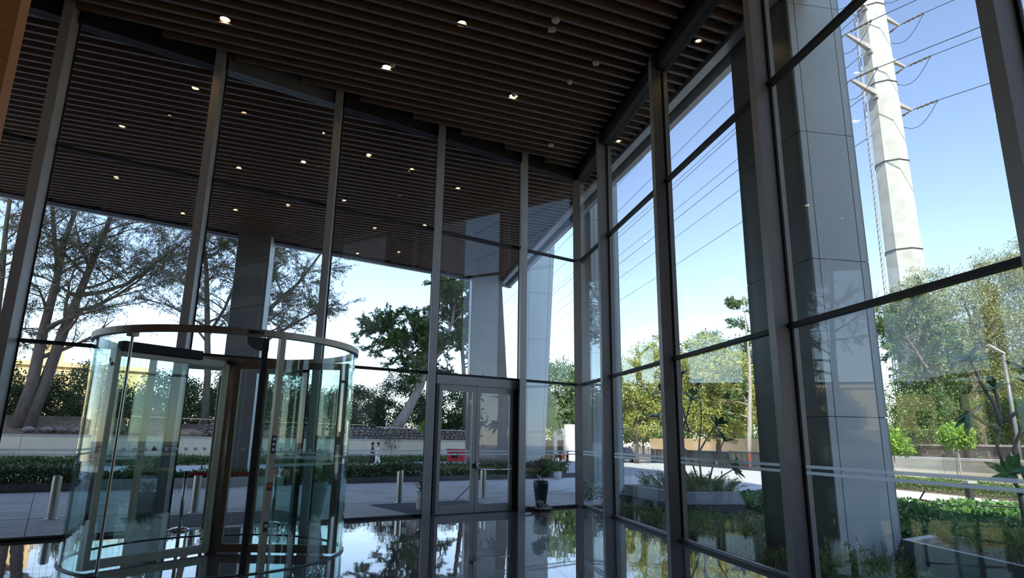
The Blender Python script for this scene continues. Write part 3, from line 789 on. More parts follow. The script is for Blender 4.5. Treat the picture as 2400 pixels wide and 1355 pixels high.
# ------------------------------------------------------------------ ground outside
gr = MB().box(-220, 240, -160, 330, -1.2, -0.55)
tag(gr.build('ground', 'soil_dry'), 'dry earth of the surroundings', kind='structure')
pv = struct('floor_forecourt', 'grey stone paving of the forecourt under the canopy')
boxL(MB(), -13.5, 22, 0.04, 10.3, -0.5, -0.03).build('bedding', 'grout', pv)
pm = {}
for mt in ('paver', 'paver_dark'):
    pm[mt] = MB().box(0.006, 0.894, 0.006, 0.894, -0.03, 0.0).mesh('paver', mt)
rng = random.Random(3)
cnt = 0; rest = MB()
ang_l = azim(-dL)
for i in range(-15, 24):
    for j in range(11):
        s0, n0 = i * 0.9, 0.06 + j * 0.93
        near = -7.5 <= s0 <= 14.0
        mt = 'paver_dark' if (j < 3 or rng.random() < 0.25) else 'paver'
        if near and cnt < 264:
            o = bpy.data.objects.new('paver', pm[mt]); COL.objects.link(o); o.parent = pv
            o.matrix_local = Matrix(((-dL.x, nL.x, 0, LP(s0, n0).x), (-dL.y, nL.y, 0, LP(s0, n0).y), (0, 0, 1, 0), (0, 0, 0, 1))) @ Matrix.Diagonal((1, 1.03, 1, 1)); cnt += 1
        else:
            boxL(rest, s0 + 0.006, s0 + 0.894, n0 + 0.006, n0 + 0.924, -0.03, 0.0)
ro = rest.build('paver_field', 'paver', pv); ro['kind'] = 'stuff'
for n0 in (3.16,):
    boxL(MB(), -13, 22, n0, n0 + 0.055, -0.03, 0.003).build('drain_slot', 'drain', pv)
for sA, nA, sB, nB in ((4.0, 0.3, -3.0, 10.0), (-1.0, 3.3, -10.0, 8.5)):
    a, b = LP(sA, nA, 0.0015), LP(sB, nB, 0.0015); MB().bar(a, b, 0.05, 0.004).build('drain_slot', 'drain', pv)
tag(boxL(MB(), 4.75, 2.0, 0.35, 2.75, 0.0, 0.012).build('door_mat', 'mat'), 'wide dark grey mat outside the double door', 'mat')
tag(boxL(MB(), 10.2, 7.0, 0.45, 2.5, 0.0, 0.012).build('door_mat', 'mat'), 'wide dark grey mat outside the revolving door', 'mat')

rd = MB().hexa([RP(-3.0, -3, -0.5), RP(-3.0, 20.5, -0.5), RP(-75, 20.5, -0.9), RP(-75, -3, -0.9)], [RP(-3.0, -3, -0.09), RP(-3.0, 20.5, -0.09), RP(-75, 20.5, -0.42), RP(-75, -3, -0.42)])
tag(rd.build('floor_road', 'road'), 'pale grey driveway beyond the columns', kind='structure')
tag(boxL(MB(), -28, 45, 13.2, 36.4, -0.6, -0.35).build('floor_walkway', 'walk'), 'pale paved lane between the hedges', kind='structure')
bed = struct('floor_bed', 'planting beds of bare brown soil beside the right-hand glass wall')
boxR(MB(), -2.9, 24, 0.13, 12.6, -0.5, -0.10).build('soil', 'soil', bed)
boxR(MB(), -9, 20, 15.2, 20.5, -0.5, -0.06).build('soil', 'soil', bed)
tag(boxR(MB(), -9, 20, 12.6, 15.2, -0.5, -0.085).build('floor_path', 'walk'), 'pale path between the ground cover and the clipped hedge', kind='structure')

# ------------------------------------------------------------------ beds, hedges and walls on the left
def kerb_run(s0, s1, n0, n1, z1, mat, label, step=1.2):
    k = thing('bed_kerb', label, 'kerb')
    s = s0
    while s < s1 - 0.01:
        e = min(s + step, s1); boxL(MB(), s + 0.004, e - 0.004, n0, n1, -0.05, z1).build('kerb_stone', mat, k); s = e
    return k
kerb_run(-8.8, 4.6, 10.32, 10.50, 0.20, 'kerb_dark', 'low dark stone kerb along the hedge opposite the double door')
kerb_run(4.7, 10.6, 10.28, 10.60, 0.30, 'kerb_light', 'pale stone kerb of the bed opposite the revolving door')
kerb_run(10.7, 22, 10.32, 10.50, 0.22, 'kerb_dark', 'dark stone kerb at the end of the hedge past the revolving door')
tag(boxL(MB(), -8.8, 22, 10.5, 13.6, -0.4, 0.12).build('floor_hedge_bed', 'soil'), 'soil of the hedge bed', kind='structure')
def hedge_pts(N, s0, s1, n0, n1, z0, z1, rng, box=LP, lump=0.25, core=0.35):
    s = rng.uniform(s0, s1, N); n = rng.uniform(n0, n1, N)
    h = z1 - z0
    top = z1 - lump * h * (0.5 + 0.5 * np.sin(s * 2.1 + n * 1.3) * np.sin(n * 2.7 + s * 0.7)) - lump * h * 0.5 * rng.random(N)
    z = z0 + (top - z0) * (1 - rng.random(N) ** 2 * 0.95)
    P = np.array([[*box(0, 0)]]).repeat(N, 0)
    a, b = (dL, nL) if box is LP else (dR, nR)
    return P - s[:, None] * np.array(a)[None] + n[:, None] * np.array(b)[None] + np.c_[np.zeros(N), np.zeros(N), z]
def hedge(name, label, N, s0, s1, n0, n1, z0, z1, size, mat, seed, box=LP, lump=0.25, core=0.6, aspect=0.5):
    rg = np.random.default_rng(seed)
    t = thing(name, label, 'hedge', box((s0 + s1) / 2, (n0 + n1) / 2, z0))
    P = hedge_pts(N, s0, s1, n0, n1, z0, z1, rg, box, lump)
    P -= np.array(t.location)
    leaves('foliage', P, size, mat, t, seed, aspect, up=0.3)
    # woody stems inside
    m = MB(); r = random.Random(seed)
    for i in range(int(abs(s1 - s0) * 1.6)):
        q = box(r.uniform(s0, s1), r.uniform(n0, n1), z0) - t.location
        m.tube([q, q + Vector((r.uniform(-.2, .2), r.uniform(-.2, .2), (z1 - z0) * 0.8))], [0.02, 0.006], 4)
    q = m.build('stems', 'twig', t); q['kind'] = 'stuff'
    return t
hedge('flowering_hedge', 'leafy green hedge in the bed behind the dark kerb by the double door', 18000, -8.6, 4.6, 10.62, 11.38, 0.1, 0.74, 0.10, 'leaf_hedge', 11, aspect=0.6)
hedge('shrub_bed', 'mixed low shrubs in the bed behind the pale kerb', 7000, 4.8, 10.5, 10.72, 11.36, 0.1, 0.70, 0.12, 'leaf_mid', 12, lump=0.6)
hedge('flowering_hedge', 'leafy green hedge past the revolving door behind a dark kerb', 13000, 10.7, 21, 10.62, 11.5, 0.1, 0.80, 0.11, 'leaf_hedge', 13, aspect=0.6)
hedge('wall_hedge', 'low green hedge along the foot of the cream boundary wall', 26000, -26, 24, 36.8, 38.6, -0.35, 0.42, 0.17, 'leaf_mid', 14, lump=0.5)
rg = np.random.default_rng(4)
fp = hedge_pts(500, -8.6, 4.6, 10.65, 11.35, 0.5, 0.70, rg); fo = leaves('white_flowers', fp, 0.05, 'pot_white', None, 4, 0.9); tag(fo, 'scattered small white flowers on the hedge by the double door', 'flowers')

cw = struct('wall_boundary', 'long cream boundary wall with a grey coping')
s = -29.0
while s < 48:
    boxL(MB(), s + 0.01, s + 5.99, 39.0, 39.35, -0.6, 1.48).build('wall_panel', 'cream', cw)
    boxL(MB(), s + 0.005, s + 5.995, 38.94, 39.42, 1.48, 1.57).build('coping', 'cream_cap', cw); s += 6.0
# rubble retaining wall above it, built of separate stones
rw = struct('wall_rubble', 'rough rubble stone retaining wall above the cream wall')
boxL(MB(), -29, 7, 41.2, 41.8, -0.5, 2.50).build('mortar', 'rubble_mortar', rw)
rng = random.Random(8)
sm = []
for k in range(9):
    mb = MB(); mb.blob((0, 0, 0), 0.5, 0.5, 0.5, rng, 0.16, 8, 6); sm.append([mb.mesh('stone', m_) for m_ in ('stone_a', 'stone_b', 'stone_c')])
z = 1.55; cnt = 0
while z < 2.5:
    h = rng.uniform(0.20, 0.30); s = -26.0 + rng.random() * 0.3
    while s < 2 and cnt < 300:
        w = rng.uniform(0.26, 0.62)
        o = bpy.data.objects.new('stone', sm[rng.randrange(9)][rng.choice((0, 0, 1, 2))]); COL.objects.link(o); o.parent = rw
        c = LP(s + w / 2, 41.17, z + h / 2)
        o.matrix_local = Matrix.Translation(c + UP(rng.uniform(-0.06, 0.06))) @ Matrix.Rotation(ang_l, 4, 'Z') @ Matrix.Rotation(rng.uniform(-0.5, 0.5), 4, 'Y') @ Matrix.Diagonal((w * rng.uniform(0.75, 1.05), 0.28, h * rng.uniform(0.8, 1.2), 1)); cnt += 1
        s += w
    z += h
# terrace soil behind, with heaps
te = MB().hexa([LP(-34, 39.35, -0.6), LP(48, 39.35, -0.6), LP(48, 75, -0.6), LP(-34, 75, -0.6)], [LP(-34, 39.35, 1.50), LP(48, 39.35, 1.50), LP(48, 75, 3.0), LP(-34, 75, 3.0)])
tag(te.build('floor_terrace', 'soil'), 'earth terrace behind the boundary wall', kind='structure')
te2 = MB().hexa([LP(7, 41.5, 1.4), LP(48, 41.5, 1.4), LP(48, 45, 1.4), LP(7, 45, 1.4)], [LP(7, 41.6, 1.55), LP(48, 41.6, 1.55), LP(48, 45, 2.9), LP(7, 45, 2.9)])
tag(te2.build('floor_bank', 'soil'), 'sloping earth bank under the trees', kind='structure')
hr = random.Random(21)
for (s_, n_, w_) in ((-2.2, 40.3, 1.4), (-0.2, 40.4, 1.1), (3.6, 40.3, 1.5)):
    mb = MB(); mb.blob((0, 0, 0), w_, 0.6, 0.5, hr, 0.22, 14, 8)
    tag(mb.build('earth_heap', 'soil_dry', None, True), 'reddish heap of dug earth on top of the cream wall terrace', 'earth', 'earth heaps behind the cream wall').matrix_world = Matrix.Translation(LP(s_, n_, 1.62)) @ Matrix.Rotation(ang_l, 4, 'Z')
for i in range(7):
    mb = MB(); mb.blob((0, 0, 0), 0.42, 0.3, 0.22, hr, 0.2, 9, 6)
    tag(mb.build('boulder', 'stone_a', None), 'grey boulder half sunk in the earth bank by the twin trunks', 'boulder', 'boulders on the earth bank').location = LP(7.4 + i * 0.85 + hr.random() * 0.3, 41.9 + hr.random() * 0.3, 1.9)
for (a, b, z0, z1) in ((-12, -26, 2.62, 2.42), (7, -11, 2.95, 2.75)):
    tag(MB().tube([LP(a, 41.0, z0), LP((a + b) / 2, 41.0, (z0 + z1) / 2 - 0.04), LP(b, 41.0, z1)], 0.035, 6).build('pipe_rail', 'white' if a < 0 else 'ochre'),
        'white pipe running along the top of the rubble wall' if a < 0 else 'ochre pipe running along the rubble wall near the earth heaps', 'pipe')
for (s_, zz) in ((-9.6, 3.9), (-13.1, 3.2), (-24, 3.3)):
    t = thing('fence_post', 'thin white upright post on the rubble wall', 'post', LP(s_, 41.3, 2.45), 0, 'white posts on the rubble wall')
    MB().tube([UP(0), UP(zz - 2.45)], 0.045, 6).build('shaft', 'white', t)
    MB().bar((-0.12, 0, zz - 2.75), (0.12, 0, zz - 2.75), 0.04).build('cross_piece', 'white', t)

# ochre building behind the left hedge, with a roof railing
ob = thing('ochre_building', 'sunlit ochre building behind the trees with a wire fence on its roof', 'building', LP(20, 64, 0))
o0 = ob.location.copy()
boxL(MB(), 4, 36, 62, 74, 0, 8.1).prism([LP(12, 62, 8.1), LP(17, 62, 8.1), LP(17, 66, 8.1), LP(12, 66, 8.1)], UP(1.4))
def lo(mb): mb.v = [tuple(Vector(q) - o0) for q in mb.v]; return mb
lo(boxL(MB(), 4, 36, 62, 74, 0, 7.9)).build('wall', 'ochre', ob)
lo(boxL(MB(), 4, 36.2, 61.8, 62.1, 7.9, 8.3)).build('parapet', 'ochre', ob)
lo(boxL(MB(), 11.5, 13.5, 61.9, 63.5, 8.3, 10.2)).build('roof_block', 'ochre', ob)
for i in range(8):
    s_ = 6 + i * 3.6
    f_ = lo(boxL(MB(), s_, s_ + 1.4, 61.92, 62.05, 3.6, 5.4)).build('window', 'alu_dark', ob)
    lo(boxL(MB(), s_ + 0.1, s_ + 1.3, 61.90, 61.93, 3.7, 5.3)).build('pane', 'dark_glass', f_)
fm = MB()
for i in range(65):
    boxL(fm, 4 + i * 0.5, 4.03 + i * 0.5, 62, 62.03, 8.3, 11.2)
for i in range(7):
    boxL(fm, 4, 36, 62, 62.03, 8.5 + i * 0.44, 8.53 + i * 0.44)
q = lo(fm).build('roof_fence', 'alu', ob); q['kind'] = 'stuff'
# second pale building far behind
pb = thing('pale_building', 'pale flat-roofed building far behind the hedge by the leaning tree', 'building', LP(-30, 90, 0)); o0 = pb.location.copy()
lo(boxL(MB(), -34, -3, 88, 100, 0, 8.8)).build('wall', 'concrete_b', pb)
lo(boxL(MB(), -33, -4, 88.5, 99, 8.8, 9.1)).build('roof', 'concrete', pb)
for i in range(9):
    lo(boxL(MB(), -32 + i * 3.1, -30.4 + i * 3.1, 87.9, 88.02, 5.6, 7.4)).build('window', 'dark_glass', pb)
fm = MB()
for i in range(59): boxL(fm, -33 + i * 0.5, -32.96 + i * 0.5, 88.6, 88.64, 9.1, 11.4)
for i in range(6): boxL(fm, -33, -4, 88.6, 88.64, 9.3 + i * 0.4, 9.34 + i * 0.4)
q = lo(fm).build('roof_fence', 'alu', pb); q['kind'] = 'stuff'

# ------------------------------------------------------------------ trees
def tree_parts(root, trunks, rng, nb, blen, nsub, slen, ntw, twl, up=0.35, start=0.3, bark='bark', grav=0.05, out=None):
    """trunks: list of (points, r0, r1) local to root; returns twig points for the leaves"""
    tr = MB(); br = MB(); tw = MB(); tips = []; dirs = []
    def grow(p, d, L, n, bend):
        pts = [p]; q = p.copy(); d = d.normalized()
        for i in range(n):
            d = (d + Vector((rng.uniform(-1, 1), rng.uniform(-1, 1), rng.uniform(-0.8, 1))) * bend - UP(grav * i * 0.3)).normalized()
            q = q + d * (L / n); pts.append(q.copy())
        return pts, d
    for pts, r0, r1 in trunks:
        P = [Vector(q) for q in pts]; n = len(P)
        tr.tube(P, [r0 + (r1 - r0) * i / (n - 1) for i in range(n)], 9)
        Ltot = sum((P[i + 1] - P[i]).length for i in range(n - 1))
        for b in range(nb):
            f = start + (1 - start) * (b + rng.random()) / nb
            x = f * (n - 1); i = min(int(x), n - 2); q = P[i].lerp(P[i + 1], x - i)
            a = rng.uniform(0, 2 * math.pi)
            d = Vector((math.cos(a), math.sin(a), up + rng.uniform(-0.1, 0.5)))
            if out: d += Vector(out) * rng.random()
            L = blen * rng.uniform(0.6, 1.15) * (1.15 - 0.55 * f)
            rb = (r0 + (r1 - r0) * f) * 0.5
            bp, bd = grow(q, d, L, 6, 0.16)
            br.tube(bp, [max(0.012, rb * (1 - 0.85 * k / 6)) for k in range(7)], 5, False)
            for s_ in range(nsub):
                k = rng.uniform(0.25, 1.0) * 6; i2 = min(int(k), 5); q2 = bp[i2].lerp(bp[i2 + 1], k - i2)
                d2 = (bp[i2 + 1] - bp[i2]).normalized() * 0.8 + Vector((rng.uniform(-1, 1), rng.uniform(-1, 1), rng.uniform(-0.5, 0.8)))
                sp, sd = grow(q2, d2, slen * rng.uniform(0.5, 1.2), 4, 0.22)
                br.tube(sp, [max(0.008, rb * 0.32 * (1 - 0.8 * j / 4)) for j in range(5)], 4, False)
                for t_ in range(ntw):
                    k3 = rng.uniform(0.2, 1.0) * 4; i3 = min(int(k3), 3); q3 = sp[i3].lerp(sp[i3 + 1], k3 - i3)
                    d3 = (sp[i3 + 1] - sp[i3]).normalized() + Vector((rng.uniform(-1, 1), rng.uniform(-1, 1), rng.uniform(-0.9, 0.6)))
                    tp, td_ = grow(q3, d3, twl * rng.uniform(0.5, 1.2), 3, 0.25)
                    tw.tube(tp, [0.012, 0.009, 0.007, 0.004], 3, False)
                    for j in range(3):
                        tips.append((tp[j], tp[j + 1]))
    tr.build('trunk', bark, root, smooth=True)
    if br.v: br.build('branches', bark, root, smooth=True)
    if tw.v: o = tw.build('twigs', 'twig', root); o['kind'] = 'stuff'
    return tips
def spread(tips, per, rad, seed):
    r = np.random.default_rng(seed)
    A = np.array([list(a) for a, b in tips]); B = np.array([list(b) for a, b in tips])
    A = A.repeat(per, 0); B = B.repeat(per, 0); f = r.random(len(A))[:, None]
    D = B - A; D /= np.linalg.norm(D, axis=1, keepdims=True) + 1e-9
    return A + (B - A) * f + r.normal(size=A.shape) * rad, D
def sparse_tree(name, label, base, trunks, seed, per, size, mat, nb=9, blen=4.0, nsub=6, slen=1.8, ntw=6, twl=0.8, group=None, bark='bark', droop=0.6, aspect=0.3, **kw):
    t = thing(name, label, 'tree', base, 0, group); b = Vector(base)
    rng = random.Random(seed)
    tips = tree_parts(t, [([Vector(q) - b for q in P], r0, r1) for P, r0, r1 in trunks], rng, nb, blen, nsub, slen, ntw, twl, bark=bark, **kw)
    P, D = spread(tips, per, 0.06, seed)
    leaves('foliage', P, size, mat, t, seed, aspect, droop, D)
    return t
def clump_pts(blobs, N, seed, clumps=70, cr=0.2, inner=0.62):
    r = np.random.default_rng(seed); out = []
    tot = sum(b[1] * b[2] * b[3] for b in blobs)
    for (c, rx, ry, rz) in blobs:
        n = int(N * rx * ry * rz / tot); k = max(6, int(clumps * (rx * ry * rz / tot) * len(blobs) ** 0.5))
        v = r.normal(size=(k, 3)); v /= np.linalg.norm(v, axis=1, keepdims=True)
        v *= (inner + (1 - inner) * r.random((k, 1)))
        cc = np.array(c)[None] + v * np.array([rx, ry, rz])[None]
        ix = r.integers(0, k, n); sc = cr * (rx * ry * rz) ** (1 / 3)
        out.append(cc[ix] + r.normal(size=(n, 3)) * sc * np.array([1, 1, 0.7]))
    return np.concatenate(out)
def dense_tree(name, label, base, trunk, blobs, N, size, mat, seed, r0=0.22, clumps=70, cr=0.2, group=None, bark='bark', aspect=0.5, cat='tree', droop=0.2, inner=0.62, limbs=7):
    t = thing(name, label, cat, base, 0, group); b = Vector(base); rng = random.Random(seed)
    m = MB(); P = [Vector(q) - b for q in trunk]; n = len(P)
    m.tube(P, [r0 * (1 - 0.55 * i / (n - 1)) for i in range(n)], 8); m.build('trunk', bark, t, smooth=True)
    lb_ = MB()
    for i in range(limbs):
        c, rx, ry, rz = blobs[i % len(blobs)]
        e = Vector(c) - b + Vector((rng.uniform(-.6, .6) * rx, rng.uniform(-.6, .6) * ry, rng.uniform(-.2, .7) * rz))
        k = rng.uniform(0.45, 0.98) * (n - 1); j = min(int(k), n - 2); q = P[j].lerp(P[j + 1], k - j)
        mid = q.lerp(e, 0.5) + Vector((rng.uniform(-.3, .3), rng.uniform(-.3, .3), 0.3))
        lb_.tube([q, mid, e], [r0 * 0.4, r0 * 0.25, r0 * 0.06], 5, False)
    lb_.build('branches', bark, t, smooth=True)
    pts = clump_pts([(tuple(Vector(c) - b), rx, ry, rz) for c, rx, ry, rz in blobs], N, seed, clumps, cr, inner)
    leaves('foliage', pts, size, mat, t, seed, aspect, droop, up=0.25)
    return t
G1 = 'thin-leaved trees behind the cream wall'
sparse_tree('twin_trunk_tree', 'tall thin-leaved tree with two leaning trunks behind the cream wall', (-33.6, 45, 1.9),
    [([(-33.9, 44.8, 1.7), (-33.5, 45.0, 5.0), (-33.5, 45.1, 8.6), (-33.3, 45.2, 12.4), (-33.3, 45.3, 15.7), (-32.6, 45.6, 21)], 0.46, 0.12),
     ([(-33.4, 45.1, 1.7), (-33.0, 45.5, 5.1), (-32.5, 45.8, 9.1), (-32.1, 46.1, 11.7), (-31.7, 46.3, 14.1), (-31.2, 46.6, 17.2), (-30.8, 46.9, 21.5)], 0.44, 0.12),
     ([(-33.3, 45.2, 13.4), (-33.8, 44.9, 15.6), (-34.2, 44.6, 18.2), (-34.5, 44.4, 21)], 0.2, 0.08),
     ([(-32.2, 46.0, 11.6), (-30.9, 46.9, 12.1), (-29.6, 47.8, 13.0), (-28.4, 48.7, 14.8), (-27.2, 49.4, 16.4)], 0.2, 0.05),
     ([(-32.4, 45.9, 10.3), (-31.2, 46.7, 10.9), (-30.2, 47.4, 11.9), (-29.2, 48.1, 13.2), (-28.2, 48.8, 15.0)], 0.17, 0.05)],
    31, 6, 0.16, 'leaf_grey', nb=13, blen=5.6, nsub=8, slen=2.5, ntw=6, twl=1.1, group=None)
sparse_tree('thin_leaved_tree', 'thin-leaved tree partly hidden by the first mullion beside the veneered wall', (-35.5, 43.4, 1.9),
    [([(-35.5, 43.4, 1.7), (-35.6, 43.5, 6), (-35.7, 43.5, 9.0), (-35.9, 43.4, 12.6), (-36.1, 43.2, 15.7), (-36.3, 43.1, 20)], 0.35, 0.1)], 32, 9, 0.15, 'leaf_grey', nb=14, blen=4.0, nsub=7)
sparse_tree('thin_leaved_tree', 'slim straight thin-leaved tree between the mullion and the dark column', (-24.2, 51.6, 2.0),
    [([(-24.2, 51.6, 1.8), (-24.4, 51.5, 6.4), (-24.8, 51.2, 10.5), (-25.2, 50.9, 14.4), (-25.7, 50.6, 17.6), (-26.2, 50.2, 21)], 0.3, 0.1),
     ([(-24.7, 51.3, 9.5), (-23.9, 52.0, 12), (-23.2, 52.3, 15), (-22.8, 52.6, 18.5)], 0.15, 0.05)], 33, 6, 0.17, 'leaf_grey', nb=15, blen=5.2, nsub=8, slen=2.2, twl=1.0)
sparse_tree('thin_leaved_tree', 'thin-leaved tree spreading its branches right of the dark column', (-22.1, 53.1, 2.0),
    [([(-22.1, 53.1, 1.8), (-22.1, 53.1, 7.6), (-21.9, 53.4, 10.0), (-20.8, 54.1, 12.6), (-19.1, 55.2, 15.0), (-17.6, 56.3, 18.2)], 0.34, 0.08),
     ([(-22.0, 53.2, 8.4), (-20.6, 54.2, 10.0), (-18.8, 55.4, 11.6), (-17.2, 56.5, 13.0)], 0.2, 0.05),
     ([(-22.1, 53.1, 7.6), (-22.0, 53.0, 12), (-21.4, 53.6, 16), (-20.9, 54.0, 20)], 0.22, 0.06)], 34, 7, 0.18, 'leaf_grey', nb=12, blen=4.6, nsub=8, slen=2.2, twl=1.0)
lt = sparse_tree('leaning_tree', 'tree with a pale curved leaning trunk and a broad open crown', (-10.6, 60.0, 2.0),
    [([(-10.8, 59.9, 1.9), (-9.6, 60.7, 4.3), (-8.6, 61.4, 6.6), (-8.2, 61.7, 8.4), (-8.1, 61.7, 10.9), (-8.2, 61.6, 14.5)], 0.55, 0.12),
     ([(-8.3, 61.6, 7.8), (-9.4, 60.9, 9.2), (-10.6, 60.0, 10.6), (-11.2, 59.6, 11.8)], 0.26, 0.08),
     ([(-8.2, 61.7, 8.2), (-7.0, 62.5, 10.0), (-6.0, 63.2, 13.0), (-5.6, 63.5, 16.8)], 0.28, 0.08)], 35, 12, 0.24, 'leaf_mid', nb=10, blen=3.6, nsub=8, slen=1.7, ntw=7, twl=0.8, bark='bark_pale', aspect=0.38)
sparse_tree('thin_leaved_tree', 'tall tree with glossy leaves behind the leaning trunk by the tapering column', (-4.4, 64.4, 2.0),
    [([(-4.4, 64.4, 1.8), (-4.5, 64.4, 6), (-4.9, 64.1, 10.0), (-5.0, 64.0, 13), (-5.2, 63.9, 17.5)], 0.3, 0.08)], 36, 13, 0.24, 'leaf_mid', nb=17, blen=3.2, nsub=8, ntw=7, aspect=0.38)
# dense evergreen shrubs on the terrace
bush = [((-38.5, 47, 4.2), 3.2, 2.2, 2.8), ((-33.2, 50.2, 4.2), 3.4, 2.2, 2.9), ((-28.6, 53.6, 4.2), 3.4, 2.2, 2.7), ((-24.0, 56.5, 4.4), 3.0, 2.2, 3.1), ((-20.0, 59.3, 4.4), 3.2, 2.2, 3.0), ((-15.6, 62.6, 4.1), 3.4, 2.2, 2.6), ((-11.3, 65.8, 4.8), 3.2, 2.2, 3.6), ((-6.6, 69.0, 4.3), 3.2, 2.2, 3.0), ((-2.2, 72.2, 4.2), 3.4, 2.2, 3.0)]
for i, (c, rx, ry, rz) in enumerate(bush):
    dense_tree('evergreen_shrub', 'dense dark evergreen shrub in the row above the rubble wall', (c[0], c[1], 1.9), [(c[0], c[1], 1.7), (c[0] + .2, c[1], 3.2), (c[0], c[1], 4.6)],
               [(c, rx, ry, rz), ((c[0] - rx * .5, c[1], c[2] - rz * .3), rx * .6, ry * .7, rz * .6), ((c[0] + rx * .5, c[1] + .6, c[2] - rz * .3), rx * .6, ry * .7, rz * .6)],
               20000, 0.19, 'leaf_dark', 50 + i, 0.16, 120, 0.14, 'evergreen shrubs above the rubble wall', cat='shrub')
# ------------------------------------------------------------------ trees on the right
dense_tree('shade_tree', 'dark round-crowned tree behind the white gatehouse', (5.0, 72, -0.3), [(5.0, 72, -0.4), (5.1, 72, 4), (5.0, 72, 8)],
           [((5.0, 72, 6.9), 3.4, 3, 3.4), ((6.6, 72, 5.2), 2.4, 2.4, 2.2), ((3.6, 72, 4.8), 1.8, 2.0, 2.0)], 20000, 0.32, 'leaf_mid', 70, clumps=110, cr=0.15)
dense_tree('shade_tree', 'yellow-green tree with thick foliage next to the tapering grey column', (1.6, 68, -0.3), [(1.6, 68, -0.4), (1.7, 68, 3), (1.6, 68, 5)],
           [((1.7, 68, 4.6), 2.6, 2.4, 2.8)], 11000, 0.3, 'leaf_olive', 71, clumps=60)
dense_tree('shade_tree', 'yellow-green leafy tree standing behind the driveway fence near the far column', (11.6, 60, -0.4), [(11.6, 60, -0.4), (11.7, 60, 3), (11.9, 60, 6.5)],
           [((11.0, 60, 6.4), 2.0, 2.2, 3.0), ((13.0, 60.5, 7.6), 2.6, 2.4, 3.4), ((12.0, 60, 4.0), 2.4, 2.4, 2.0), ((14.4, 61, 10.2), 1.6, 1.6, 1.8)], 30000, 0.2, 'leaf_yellow', 72, clumps=170, cr=0.13)
dense_tree('shade_tree', 'big yellowing tree behind the middle of the black driveway fence', (18.6, 58, -0.4), [(18.6, 58, -0.4), (18.5, 58, 3), (18.8, 58, 7.5)],
           [((16.6, 58, 6.4), 2.6, 2.4, 3.0), ((19.6, 58, 7.2), 3.0, 2.6, 3.0), ((18.0, 58.6, 9.4), 1.9, 1.8, 2.2), ((21.8, 58.4, 5.8), 2.6, 2.4, 3.0), ((18.6, 57.4, 4.0), 3.6, 2.2, 2.0)], 52000, 0.19, 'leaf_yellow', 73, clumps=200, cr=0.13)
dense_tree('shade_tree', 'darker green tree with a peaked top behind the yellowing tree', (20.0, 63, -0.4), [(20.0, 63, -0.4), (20.1, 63, 4), (19.8, 63, 10)],
           [((19.6, 63, 10.4), 1.9, 1.9, 2.4), ((17.2, 63, 9.0), 2.2, 2.0, 2.6), ((22.6, 63, 9.2), 2.4, 2.0, 2.6), ((20, 63, 7), 4.6, 2.4, 3)], 28000, 0.22, 'leaf_mid', 74, clumps=130, cr=0.15)
sparse_tree('slender_tree', 'slender tall tree with a bare pale trunk and sparse leaves over the fence', (18.1, 50, -0.35),
    [([(18.1, 50, -0.4), (18.4, 50, 2.6), (18.65, 50, 5.5), (18.8, 50, 8.0), (18.7, 50, 10.4), (18.7, 50, 13.2)], 0.21, 0.04)], 75, 9, 0.22, 'leaf_mid', nb=18, blen=1.7, nsub=3, slen=0.7, ntw=4, twl=0.5, start=0.25, bark='bark_pale', aspect=0.5)
dense_tree('feathery_tree', 'big feathery tree with olive foliage in front of the pylon', (27.6, 38, 0), [(27.6, 38, -0.3), (27.4, 38, 4), (27.6, 38, 7), (28.4, 38, 10)],
           [((24.6, 38, 9.2), 2.3, 2.4, 2.4), ((25.2, 37.6, 11.0), 1.8, 1.8, 1.5), ((27.8, 38, 9.4), 2.8, 2.6, 2.6), ((30.0, 38, 11.8), 2.2, 2.2, 1.9), ((32.4, 38.4, 12.2), 2.2, 2.4, 2.4), ((30.6, 38, 8.4), 2.8, 2.6, 2.6), ((33.2, 38.6, 8.8), 2.6, 2.4, 3.0), ((26.4, 38.4, 7.2), 1.9, 2.2, 1.6), ((29.4, 38, 5.8), 2.6, 2.4, 1.6)],
           84000, 0.155, 'leaf_olive', 76, 0.3, clumps=800, cr=0.095, aspect=0.28, droop=0.8, limbs=18, inner=0.35)
sparse_tree('feathery_tree', 'leaning feathery tree behind the grey column and in front of the pylon foot', (26.0, 37, 0),
    [([(26.6, 37, -0.3), (25.6, 37, 3.2), (24.6, 37, 5.4), (23.4, 37, 7.6), (22.9, 37, 9.0)], 0.17, 0.05)], 77, 12, 0.18, 'leaf_mid', nb=14, blen=2.8, slen=1.2, ntw=5, start=0.45)
for (x, y, z, rx, rz, mt, lb_, sd) in ((24.6, 37.9, 3.9, 2.5, 2.7, 'leaf_mid', 'mixed leafy tree behind the dark sign wall by the grey column', 80), (29.4, 44, 3.8, 3.4, 2.8, 'leaf_dark', 'dark leafy tree behind the middle of the sign wall', 81),
                                      (34.5, 45, 3.8, 3.4, 2.8, 'leaf_mid', 'green leafy tree behind the far part of the sign wall by the lamp post', 82), (39.5, 44, 4.4, 3.4, 3.2, 'leaf_olive', 'olive leafy tree at the far end of the sign wall', 83)):
    dense_tree('bushy_tree', lb_, (x, y, -0.2), [(x, y, -0.4), (x + .2, y, 1.6), (x, y, z)], [((x, y, z), rx, 2.4, rz), ((x - 1.2, y, z - 0.8), rx * .7, 2, rz * .7), ((x + 1.4, y, z - 0.5), rx * .7, 2, rz * .7)], 17000, 0.14, mt, sd, clumps=230, cr=0.11, inner=0.3)
for i in range(7):
    x, y = 44 + i * 7.5, 60 + (i % 3) * 6
    dense_tree('backdrop_tree', 'hazy green tree far behind the sign wall', (x, y, -0.3), [(x, y, -0.4), (x, y, 5)], [((x, y, 6), 4.6, 4, 4.6)], 6000, 0.5, 'leaf_mid', 90 + i, clumps=60, group='far backdrop trees on the right')
